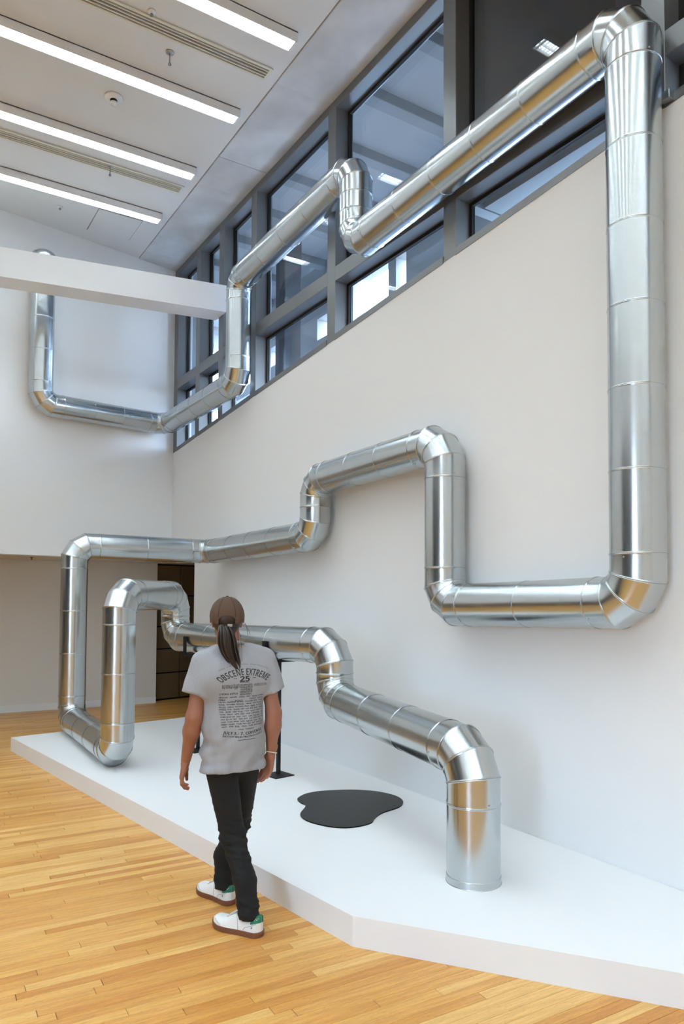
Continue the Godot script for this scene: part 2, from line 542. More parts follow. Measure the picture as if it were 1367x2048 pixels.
# ---------------------------------------------------------------- the daylit space behind the glazing
func annex() -> void:
	var x0 := WX + 0.25
	var x1 := 5.6
	var xm := (x0 + x1) * 0.5
	var top := 6.78
	var ca := MB.new()
	for q in [[-15.6, -4.26], [-0.6, 13.6]]:
		ca.box(Vector3(xm, top + 0.1, (q[0] + q[1]) * 0.5), Vector3(x1 - x0 + 0.4, 0.2, q[1] - q[0]), 0.0)
	struct("ceiling_annex", ca, M.annex_ceiling, "grey ceiling of the gallery behind the windows", "ceiling")
	var bn := Node3D.new()
	bn.name = "trim_1"
	add_child(bn)
	tag(bn, "row of ceiling ribs in the gallery behind the windows", "rib", "", "structure")
	var z := -14.6
	while z < -4.4:
		obj("rib", MB.new().box(Vector3(xm, top - 0.05, z), Vector3(x1 - x0, 0.12, 0.15), 0.005), M.annex_wall, bn)
		z += 0.872
	struct("floor_annex", MB.new().box(Vector3(xm, 3.3, -1.0), Vector3(x1 - x0 + 0.4, 0.2, 29.2), 0.0), M.annex_wall, "pale floor of the gallery behind the windows", "floor")
	# outer wall: solid pieces round its openings (low unseen ones added to light the gallery), each bay as [z0, z1, [solid heights]]
	var ow := MB.new()
	for q in [[-15.5, -13.2, [[3.4, 4.8], [5.5, 5.7]]], [-13.2, -12.9, [[3.4, 6.78]]], [-12.9, -11.5, [[3.4, 4.9], [5.35, 5.55]]], [-11.5, -11.25, [[3.4, 6.78]]], [-11.25, -10.3, [[3.4, 3.8], [5.0, 5.62], [5.95, 6.78]]], [-10.3, -9.55, [[3.4, 6.78]]], [-9.55, -9.25, [[3.4, 3.8], [4.9, 5.25], [5.35, 5.62], [5.95, 6.78]]], [-9.25, -8.55, [[3.4, 6.78]]], [-8.55, -8.44, [[3.4, 3.8], [5.0, 5.6], [6.4, 6.78]]], [-8.44, -7.70, [[3.4, 3.8], [5.0, 5.62], [6.18, 6.23], [6.36, 6.78]]], [-7.70, -7.53, [[3.4, 6.30], [6.40, 6.78]]], [-7.53, -7.31, [[3.4, 3.8], [5.0, 5.62], [6.13, 6.30], [6.40, 6.78]]], [-7.31, -7.2, [[3.4, 6.26], [6.38, 6.78]]], [-7.2, -6.2, [[3.4, 3.8], [5.0, 5.22], [5.34, 6.22], [6.36, 6.78]]], [-6.2, -5.6, [[3.4, 6.78]]], [-5.6, -4.26, [[3.4, 3.8], [4.9, 5.95], [6.06, 6.2], [6.30, 6.78]]], [-4.26, -0.5, [[3.4, 3.8], [4.6, 6.78]]], [-0.5, 0.3, [[3.4, 3.8], [4.9, 5.6], [5.95, 6.05], [6.4, 6.78]]], [0.3, 0.7, [[3.4, 6.78]]], [0.7, 3.4, [[3.4, 3.8], [4.9, 5.6], [6.4, 6.78]]], [3.4, 3.8, [[3.4, 6.78]]], [3.8, 6.6, [[3.4, 3.8], [4.9, 5.6], [6.4, 6.78]]], [6.6, 13.6, [[3.4, 6.78]]]]:
		for h in q[2]:
			ow.box(Vector3(x1 + 0.1, (h[0] + h[1]) * 0.5, (q[0] + q[1]) * 0.5), Vector3(0.2, h[1] - h[0], q[1] - q[0]), 0.0)
	struct("wall_annex", ow, M.annex_wall, "outer wall with bright openings to the sky behind the windows", "wall")
	struct("wall_annex_end", MB.new().box(Vector3(xm, 5.05, -15.6), Vector3(x1 - x0 + 0.4, 3.6, 0.2), 0.0), M.annex_wall, "far end wall of the gallery behind the windows", "wall")
	struct("wall_annex_near", MB.new().box(Vector3(xm, 5.05, 13.6), Vector3(x1 - x0 + 0.4, 3.6, 0.2), 0.0), M.annex_wall, "near end wall of the gallery behind the windows", "wall")
	struct("wall_annex_inner", MB.new().box(Vector3(x0 + 0.2, 5.05, -13.2), Vector3(0.2, 3.6, 5.0), 0.0), M.annex_wall, "inner wall of the gallery beyond the hall's far wall", "wall")
	struct("column", MB.new().box(Vector3(4.6, 5.05, -8.62), Vector3(0.26, 3.46, 0.26), 0.01), M.annex_column, "dark square column behind the window panes", "column")
	# tall closed shaft added behind the nearest large pane to keep it dark
	var sh := MB.new()
	sh.box(Vector3(xm + 0.02, 4.80, -2.38), Vector3(x1 - x0 - 0.04, 0.12, 3.5), 0.0)
	for z2 in [-4.21, -0.55]:
		sh.box(Vector3(xm, 9.4, z2), Vector3(x1 - x0 + 0.4, 9.3, 0.1), 0.0)
	sh.box(Vector3(x1 + 0.1, 10.4, -2.55), Vector3(0.2, 7.3, 3.9), 0.0)
	sh.box(Vector3(x0 - 0.05, 10.4, -2.55), Vector3(0.1, 7.2, 3.9), 0.0)
	sh.box(Vector3(xm, 14.1, -2.55), Vector3(x1 - x0 + 0.4, 0.1, 4.1), 0.0)
	struct("wall_added_shaft", sh, M.annex_wall, "grey walls of a shaft added to darken the large pane", "wall")


# ---------------------------------------------------------------- oak strip floor
func floor_planks() -> void:
	var fl := Node3D.new()
	fl.name = "floor"
	add_child(fl)
	tag(fl, "honey-coloured oak strip floor", "floor", "", "structure")
	obj("underlay", MB.new().box(Vector3(0.5, -0.06, 0.4), Vector3(15.6, 0.08, 25.8), 0.0), M.underlay, fl)
	var pw := 0.0572
	var ang := deg_to_rad(2.0)
	var bs := Basis(Vector3.UP, -ang)
	var lens := [0.42, 0.6, 0.78, 0.95, 1.15, 1.4, 1.75]
	var shapes := []
	for L in lens:
		var q := []
		for k in 3:
			var mb := MB.new().box(Vector3(L * 0.5, -0.01, 0), Vector3(L - 0.0028, 0.02, pw - 0.0015), 0.0005)
			var off := Vector2(rng.randf() * 3.0, rng.randf())
			for i in mb.t.size():
				mb.t[i] = Vector2(mb.v[i].x, mb.v[i].z) + off
			q.append(mb.mesh())
		shapes.append(q)
	var rest := []
	for i in M.oak.size(): rest.append(MB.new())
	var count := 0
	var row := 0
	var near := []
	# rows run across the hall; number them from the camera outwards
	for r in 440:
		var z0 := 12.9 - r * pw
		var x := -7.0 - rng.randf() * 0.4
		while x < 8.0:
			var li := rng.randi() % lens.size()
			var L: float = lens[li]
			var tone: int = rng.randi() % int(M.oak.size())
			var at := bs * Vector3(x, 0, z0)
			var mid := bs * Vector3(x + L * 0.5, 0, z0)
			# what the picture shows: between the frame's edge and the platform
			var seen := mid.z < -1.75 and mid.z > -7.4 and mid.x < 2.3 - (mid.z + 3.0) * -0.13 + L * 0.5 and mid.x > 0.47 - (mid.z + 3.4) * 0.13 - L * 0.62
			if seen and count < 300:
				var o := MeshInstance3D.new()
				o.mesh = shapes[li][rng.randi() % 3]
				o.material_override = M.oak[tone]
				o.name = "plank"
				o.basis = bs
				o.position = at
				fl.add_child(o, true)
				count += 1
			elif at.x < WX + 4.0 and mid.z < 13.0:
				var mb: MB = rest[tone]
				var k := mb.v.size()
				mb.box(at + bs * Vector3(L * 0.5, -0.01, 0), Vector3(L - 0.0028, 0.02, pw - 0.0015), 0.0, bs)
				var off := Vector2(rng.randf() * 3.0, rng.randf())
				var inv := bs.inverse()
				for i in range(k, mb.t.size()):
					var p := inv * mb.v[i]
					mb.t[i] = Vector2(p.x - x, p.z - z0) + off
			x += L
	print("planks ", count)
	for i in rest.size():
		var o := obj("plank_field", rest[i], M.oak[i], fl)
		o.set_meta("kind", "stuff")


# ---------------------------------------------------------------- ceiling fittings
func strip_light(z: float, x0: float, x1: float, label: String) -> void:
	var L := x1 - x0
	var xm := (x0 + x1) * 0.5
	var w := 0.15
	var h := 0.09
	var y := CEIL + 0.01
	var t := thing("ceiling_light", label, "light", Vector3(xm, y, z), "strip lights in rows on the ceiling")
	var hs := MB.new()
	hs.box(Vector3(0, -0.006, 0), Vector3(L, 0.012, w), 0.001)
	hs.box(Vector3(0, -h * 0.5, w * 0.5 - 0.006), Vector3(L, h, 0.012), 0.002)
	hs.box(Vector3(0, -h * 0.5, -w * 0.5 + 0.006), Vector3(L, h, 0.012), 0.002)
	for s in [-1.0, 1.0]:
		hs.box(Vector3(s * (L * 0.5 - 0.006), -h * 0.5, 0), Vector3(0.012, h, w - 0.025), 0.002)
	obj("housing", hs, M.white_enamel, t)
	for s in [-1.0, 1.0]:
		obj("fluorescent_tube", MB.new().tube([Vector3(-L * 0.5 + 0.04, -0.045, s * 0.034), Vector3(L * 0.5 - 0.04, -0.045, s * 0.034)], 0.014, 10), M.lamp, t)
	var lv := MB.new()
	var n := int(L / 0.036)
	for i in n:
		lv.box(Vector3(-L * 0.5 + (i + 0.5) * L / n, -0.0755, 0), Vector3(0.003, 0.024, w - 0.026), 0.0)
	lv.box(Vector3(0, -0.0755, 0), Vector3(L - 0.03, 0.024, 0.004), 0.0)
	var lo := obj("louvre", lv, M.louvre, t)
	lo.set_meta("kind", "stuff")
	var al := AreaLight3D.new()
	al.name = "strip_glow"
	al.area_size = Vector2(L - 0.08, w - 0.03)
	al.light_color = Color(0.86, 0.95, 1.0)
	al.light_energy = 0.90 * L
	al.area_range = 30.0
	al.shadow_enabled = true
	al.rotation_degrees = Vector3(-90, 0, 0)
	al.position = Vector3(0, -0.0615, 0)
	t.add_child(al, true)

func ceiling_things() -> void:
	var lbl := ["bright strip light nearest the far wall and the ceiling hatch", "bright strip light between the smoke detector and the second slot vent", "bright strip light between the first slot vent and the smoke detector", "bright strip light beyond the first slot vent, cut by the picture's top"]
	var i := 0
	var z := -8.97
	while z < 12.4:
		strip_light(z, -6.9, 2.93, lbl[i] if i < 4 else "ceiling strip light out of view above and behind the camera")
		z += 1.18
		i += 1
	# slot vents
	var k := 0
	for q in [[-5.945, "long cream slot vent between the two nearest strip lights"], [-8.245, "long cream slot vent between the two furthest strip lights"]]:
		var L := 5.4
		var t := thing("ceiling_vent", q[1], "vent", Vector3(2.95 - L * 0.5, CEIL + 0.01, q[0]), "slot vents in the ceiling")
		var pl := MB.new()                                      # plenum box over the slots
		pl.box(Vector3(0, 0.52, 0), Vector3(L + 0.1, 0.02, 0.3), 0.0)
		for s in [-1.0, 1.0]:
			pl.box(Vector3(0, 0.41, s * 0.14), Vector3(L + 0.1, 0.22, 0.02), 0.0)
			pl.box(Vector3(s * (L * 0.5 + 0.04), 0.41, 0), Vector3(0.02, 0.22, 0.28), 0.0)
		obj("plenum", pl, M.steel, t)
		for b in 5:
			var zz := -0.072 + b * 0.036
			var wd := 0.026 if b in [0, 4] else 0.011
			obj("slat", MB.new().box(Vector3(0, -0.010, zz), Vector3(L, 0.014, wd), 0.002), M.vent_frame, t)
		for s in [-1.0, 1.0]:
			obj("end_cap", MB.new().box(Vector3(s * (L * 0.5 - 0.012), -0.010, 0), Vector3(0.03, 0.015, 0.166), 0.002), M.vent_frame, t)
		k += 1
	# smoke detector
	var sd := thing("smoke_detector", "round white smoke detector on the ceiling between two strip lights", "detector", Vector3(1.82, CEIL + 0.01, -7.05))
	obj("base", MB.new().lathe([Vector2(0, 0), Vector2(0.085, 0), Vector2(0.085, -0.012), Vector2(0.06, -0.03), Vector2(0.0, -0.032)], Vector3.ZERO, 28, Basis.from_scale(Vector3(1, 1, -1))), M.white_enamel, sd)
	obj("sensor_cage", MB.new().lathe([Vector2(0, -0.03), Vector2(0.034, -0.03), Vector2(0.034, -0.055), Vector2(0, -0.055)], Vector3.ZERO, 20, Basis.from_scale(Vector3(1, 1, -1))), M.slot_dark, sd)
	obj("cap", MB.new().lathe([Vector2(0, -0.055), Vector2(0.036, -0.055), Vector2(0.03, -0.075), Vector2(0, -0.08)], Vector3.ZERO, 20, Basis.from_scale(Vector3(1, 1, -1))), M.white_enamel, sd)
	# suspension points and sprinklers
	for q in [[2.08, -6.18, 0.13, M.steel, "ceiling_hook", "dark hook hanging from a round plate beside the first slot vent", "hook"], [2.09, -8.2, 0.14, M.steel, "ceiling_hook", "dark hook hanging from a round plate over the second slot vent", "hook"], [1.80, -5.82, 0.05, M.white_enamel, "sprinkler_head", "white sprinkler head at the edge of the first slot vent", "sprinkler"], [1.80, -9.44, 0.05, M.white_enamel, "sprinkler_head", "white sprinkler head near the far wall beside the ceiling hatch", "sprinkler"]]:
		var t := thing(q[4], q[5], q[6], Vector3(q[0], CEIL + 0.01, q[1]))
		obj("plate", MB.new().lathe([Vector2(0, 0), Vector2(0.034, 0), Vector2(0.034, -0.012), Vector2(0.012, -0.02), Vector2(0, -0.02)], Vector3.ZERO, 18, Basis.from_scale(Vector3(1, 1, -1))), q[3], t)
		obj("rod", MB.new().tube([Vector3(0, -0.015, 0), Vector3(0, -q[2] + 0.02, 0)], 0.006, 8), M.steel, t)
		obj("tip", MB.new().lathe([Vector2(0, -q[2] + 0.028), Vector2(0.013, -q[2] + 0.024), Vector2(0.014, -q[2] + 0.008), Vector2(0.0, -q[2])], Vector3.ZERO, 12, Basis.from_scale(Vector3(1, 1, -1))), M.steel, t)
	# hatch
	var ht := thing("ceiling_hatch", "square access hatch flush in the ceiling near the far wall", "hatch", Vector3(2.5, CEIL + 0.01, -9.53))
	obj("frame", MB.new().box(Vector3(0, -0.002, 0), Vector3(0.56, 0.004, 0.63), 0.0), M.steel, ht)
	obj("door", MB.new().box(Vector3(0, -0.005, 0), Vector3(0.545, 0.008, 0.615), 0.001), M.ceiling, ht)
	# small fittings at the passage
	var bx := thing("junction_box", "flat white box under the passage ceiling beside the wall end", "box", Vector3(3.66, 2.205, -9.9))
	obj("body", MB.new().box(Vector3(0, -0.024, 0), Vector3(0.24, 0.045, 0.12), 0.004), M.white_enamel, bx)
	obj("lid", MB.new().box(Vector3(0, -0.049, 0), Vector3(0.225, 0.005, 0.105), 0.002), M.white_enamel, bx)
	var sp := thing("sprinkler_head", "tiny brass sprinkler under the passage ceiling at the far left", "sprinkler", Vector3(1.75, 2.205, -10.6))
	obj("plate", MB.new().lathe([Vector2(0, 0), Vector2(0.022, 0), Vector2(0.02, -0.008), Vector2(0, -0.008)], Vector3.ZERO, 14, Basis.from_scale(Vector3(1, 1, -1))), M.bronze, sp)
	obj("tip", MB.new().lathe([Vector2(0, -0.006), Vector2(0.008, -0.006), Vector2(0.008, -0.03), Vector2(0.016, -0.032), Vector2(0, -0.036)], Vector3.ZERO, 12, Basis.from_scale(Vector3(1, 1, -1))), M.bronze, sp)


# ---------------------------------------------------------------- platform and puddle
func platform() -> void:
	var plan := func(p: Vector2, d: float) -> Vector3: return Vector3(p.x, d, p.y)
	var poly := PackedVector2Array([Vector2(1.26, -8.66), Vector2(1.985, -3.008), Vector2(2.85, -1.835), Vector2(WX - 0.002, -0.76), Vector2(WX - 0.002, -9.01)])
	var pf := obj("platform", MB.new().prism(poly, plan, 0.0, HP), M.platform)
	tag(pf, "low white platform with angled corners under the duct", "platform")
	# black glossy puddle shape lying on it
	var raw := [[2.709, -4.819], [2.735, -4.92], [2.826, -4.995], [2.90, -5.022], [2.997, -5.022], [3.11, -4.985], [3.225, -4.931], [3.30, -4.87], [3.37, -4.791], [3.41, -4.70], [3.428, -4.603], [3.415, -4.51], [3.373, -4.429], [3.32, -4.375], [3.252, -4.336], [3.17, -4.316], [3.087, -4.293], [3.01, -4.25], [2.948, -4.201], [2.90, -4.155], [2.846, -4.133], [2.76, -4.128], [2.676, -4.15], [2.61, -4.21], [2.566, -4.293], [2.54, -4.375], [2.533, -4.455], [2.555, -4.55], [2.60, -4.615], [2.65, -4.668], [2.695, -4.72], [2.712, -4.77]]
	var cv := PackedVector2Array()
	for i in raw.size():
		var p0 := Vector2(raw[i - 1][0], raw[i - 1][1])
		var p1 := Vector2(raw[i][0], raw[i][1])
		var p2 := Vector2(raw[(i + 1) % raw.size()][0], raw[(i + 1) % raw.size()][1])
		var p3 := Vector2(raw[(i + 2) % raw.size()][0], raw[(i + 2) % raw.size()][1])
		for s in 3:
			cv.append(p1.cubic_interpolate(p2, p0, p3, s / 3.0))
	var o := obj("puddle_panel", MB.new().prism(cv, plan, HP, HP + 0.008), M.puddle)
	tag(o, "glossy black puddle-shaped panel lying on the white platform", "panel")


# ---------------------------------------------------------------- the duct
func frame_of(d: Vector3) -> Array:
	var up := Vector3.UP if absf(d.y) < 0.9 else Vector3.RIGHT
	var e1 := (up - d * up.dot(d)).normalized()
	return [e1, d.cross(e1)]

# a length of tube round the line o + t*u, cut by two planes, with a raised bead at both ends
func duct_piece(o: Vector3, u: Vector3, pa: Vector3, na: Vector3, pb: Vector3, nb: Vector3, e: Array, bead := 0.0035, r := RAD) -> MB:
	var seg := 56
	var rr := []
	var prof := [[0.0, 0.0], [0.0008, 1.0], [0.0045, 1.0], [0.0085, 0.0]]
	for side in 2:
		for k in prof.size():
			var q: Array = prof[k] if side == 0 else prof[prof.size() - 1 - k]
			var ring := PackedVector3Array()
			for j in seg:
				var a := TAU * j / seg
				var w: Vector3 = e[0] * cos(a) + e[1] * sin(a)
				var s := o + w * r
				var ta := (pa - s).dot(na) / u.dot(na)
				var tb := (pb - s).dot(nb) / u.dot(nb)
				var t: float = ta + minf(q[0], (tb - ta) * 0.45) if side == 0 else tb - minf(q[0], (tb - ta) * 0.45)
				ring.append(o + w * (r + bead * q[1]) + u * t)
			rr.append(ring)
	return MB.new().rings(rr)

func duct() -> void:
	var t := thing("duct_sculpture", "long galvanised steel ventilation duct winding over walls, windows and platform", "duct")
	var P := [Vector3(1.697, 6.06, -9.866), Vector3(1.697, 4.143, -9.866), Vector3(3.465, 4.166, -10.214), Vector3(3.465, 4.189, -7.719), Vector3(3.465, 5.376, -7.719), Vector3(3.465, 5.476, -5.253), Vector3(3.465, 4.783, -5.253), Vector3(3.465, 4.902, -2.466), Vector3(3.465, 1.675, -2.466), Vector3(3.465, 1.637, -4.06), Vector3(3.465, 2.825, -4.06), Vector3(3.465, 2.787, -5.921), Vector3(3.465, 2.274, -5.921), Vector3(3.465, 2.241, -8.507), Vector3(1.884, 2.262, -8.645), Vector3(1.884, 0.297, -8.645), Vector3(1.84, 0.297, -6.62), Vector3(1.84, 1.70, -6.62), Vector3(2.66, 1.695, -7.46), Vector3(2.66, 1.2625, -7.46), Vector3(3.085, 1.30, -4.95), Vector3(3.085, 0.885, -4.95), Vector3(2.79, 0.828, -3.03), Vector3(2.79, HP, -3.03)]
	var n := P.size()
	# tangent length and collar of each bend
	var T := []
	for i in n:
		if i == 0 or i == n - 1:
			T.append(0.0)
			continue
		var phi: float = ((P[i] - P[i - 1]) as Vector3).angle_to(P[i + 1] - P[i])
		T.append(BEND * tan(phi * 0.5))
	var C := []
	for i in n - 1:
		var L: float = (P[i + 1] - P[i]).length() - T[i] - T[i + 1]
		var c := minf(0.075, L * 0.5)
		C.append(c)
	for i in n - 1:
		var u: Vector3 = (P[i + 1] - P[i]).normalized()
		var a: Vector3 = P[i] + u * (T[i] + (C[i] if i > 0 else 0.0))
		var b: Vector3 = P[i + 1] - u * (T[i + 1] + (C[i] if i < n - 2 else 0.0))
		var L := (b - a).dot(u)
		if L < 0.02:
			continue
		var k := maxi(1, int(round(L / 0.47)))
		var e := frame_of(u)
		for s in k:
			var p0 := a + u * (L * s / k)
			var p1 := a + u * (L * (s + 1) / k)
			var q := obj("duct_section", duct_piece(p0, u, p0, u, p1, u, e, 0.0025), M.zinc, t)
			if i == n - 2 and s == k - 1:
				q.name = "duct_foot"
	obj("end_cap", MB.new().lathe([Vector2(RAD + 0.003, -0.03), Vector2(RAD + 0.003, 0.002), Vector2(RAD - 0.006, 0.02), Vector2(RAD * 0.7, 0.05), Vector2(RAD * 0.35, 0.066), Vector2(0, 0.07)], P[0], 48, Basis.from_scale(Vector3(1, 1, 1))), M.zinc, t)
	# floor flange at the end
	obj("flange", MB.new().lathe([Vector2(RAD - 0.002, HP + 0.04), Vector2(RAD + 0.003, HP + 0.038), Vector2(RAD + 0.003, HP + 0.004), Vector2(RAD + 0.006, HP + 0.002), Vector2(RAD + 0.006, HP), Vector2(RAD - 0.002, HP)].map(func(q): return Vector2(q.x, q.y)), Vector3(2.79, 0, -3.03), 56, Basis.from_scale(Vector3(1, 1, -1))), M.zinc, t)
	for i in range(1, n - 1):
		var d1: Vector3 = (P[i] - P[i - 1]).normalized()
		var d2: Vector3 = (P[i + 1] - P[i]).normalized()
		var phi := d1.angle_to(d2)
		var axis := d1.cross(d2).normalized()
		var st := phi / 3.0
		var half := BEND * tan(st * 0.5)
		var el := part_node("elbow", t)
		var c0: float = C[i - 1]
		var c1: float = C[i]
		var pts := [P[i] - d1 * (T[i] + c0)]
		var v1: Vector3 = P[i] - d1 * T[i] + d1 * half
		var da := d1.rotated(axis, st)
		var v2 := v1 + da * half * 2.0
		var db := d1.rotated(axis, 2.0 * st)
		var v3 := v2 + db * half * 2.0
		pts.append_array([v1, v2, v3, P[i] + d2 * (T[i] + c1)])
		var ds := [d1, da, db, d2]
		# carry one frame round the bend so that the seams meet
		for s in 4:
			var u: Vector3 = ds[s]
			var na: Vector3 = u if s == 0 else ((ds[s - 1] + u) as Vector3).normalized()
			var nb: Vector3 = u if s == 3 else ((ds[s + 1] + u) as Vector3).normalized()
			var e := [axis, u.cross(axis)]
			obj("collar" if s in [0, 3] else "gore", duct_piece(pts[s], u, pts[s], na, pts[s + 1], nb, e, 0.004), M.zinc, el)
		# a blind rivet on each collar, on the side towards the hall
		for s in [0, 3]:
			var cc: float = c0 if s == 0 else c1
			if cc > 0.05:
				var u: Vector3 = ds[s]
				var mid: Vector3 = pts[0] + u * 0.022 if s == 0 else pts[4] - u * 0.022
				var w := (Vector3(0, 1.5, 0) - mid)
				w = (w - u * w.dot(u)).normalized().rotated(u, 0.5 if s == 0 else -0.6)
				obj("rivet", MB.new().lathe([Vector2(0.0055, -0.002), Vector2(0.0055, 0.001), Vector2(0.003, 0.0035), Vector2(0, 0.004)], mid + w * RAD, 10, Basis(u, w, u.cross(w))), M.steel, el)
	# brackets that hold it to the wall and the window frames
	for q in [Vector3(3.465, 4.172, -9.46), Vector3(3.465, 4.18, -8.66), Vector3(3.465, 5.44, -5.95), Vector3(3.465, 4.835, -4.21), Vector3(3.465, 4.885, -2.95), Vector3(3.465, 3.55, -2.466), Vector3(3.465, 1.65, -3.3), Vector3(3.465, 2.80, -5.0), Vector3(3.465, 2.25, -7.3)]:
		var sz := Vector3(0.06, 0.03, 0.03)
		obj("wall_bracket", MB.new().box(q + Vector3(RAD - 0.002, 0, 0), sz, 0.002), M.steel, t)

	obj("wall_bracket", MB.new().box(Vector3(3.615, 4.47, -2.36), Vector3(0.05, 0.05, 0.06), 0.003), M.steel, t)


# ---------------------------------------------------------------- black stands under the low run
func stands() -> void:
	var a := Vector3(2.66, 1.2625, -7.46)
	var b := Vector3(3.085, 1.30, -4.95)
	var u := Vector3(b.x - a.x, 0, b.z - a.z).normalized()
	var side := u.cross(Vector3.UP).normalized()
	var bs := Basis(side, Vector3.UP, side.cross(Vector3.UP))
	for q in [[-6.98, "black steel stand with U cradle under the duct's far end, left of the visitor"], [-5.67, "black steel stand carrying the duct just behind the visitor"]]:
		var f: float = (q[0] - a.z) / (b.z - a.z)
		var ax := a.lerp(b, f)
		var t := thing("duct_stand", q[1], "stand", Vector3(ax.x, HP, ax.z), "black stands under the duct")
		var top := ax.y - HP
		var low := top - RAD - 0.012
		obj("base_plate", MB.new().box(Vector3(0, 0.004, 0), Vector3(0.2, 0.008, 0.2), 0.001, bs), M.black_steel, t)
		obj("post", MB.new().box(Vector3(0, (low + 0.008) * 0.5, 0), Vector3(0.03, low - 0.018, 0.03), 0.002, bs), M.black_steel, t)
		obj("crossbar", MB.new().box(Vector3(0, low, 0), Vector3(2 * RAD + 0.05, 0.022, 0.034), 0.002, bs), M.black_steel, t)
		for s in [-1.0, 1.0]:
			obj("upright", MB.new().box(bs * Vector3(s * (RAD + 0.016), 0, 0) + Vector3(0, low + 0.085, 0), Vector3(0.022, 0.19, 0.034), 0.002, bs), M.black_steel, t)

# ---------------------------------------------------------------- bodies as distance fields
# bone: [a, b, ra, rb, squash (Vector3, 1 = round), optional cut plane [point, normal]]
func bone_dist(p: Vector3, bn: Array) -> float:
	var sq: Vector3 = bn[4]
	var a: Vector3 = bn[0]
	var q := (p - a) * sq
	var ab := ((bn[1] as Vector3) - a) * sq
	var l2 := ab.length_squared()
	var h := clampf(q.dot(ab) / l2, 0.0, 1.0) if l2 > 1e-12 else 0.0
	var d := ((q - ab * h).length() - lerpf(bn[2], bn[3], h)) / maxf(sq.x, maxf(sq.y, sq.z))
	if bn.size() > 5:
		for c in bn[5]:
			d = maxf(d, (p - (c[0] as Vector3)).dot(c[1]))
	return d

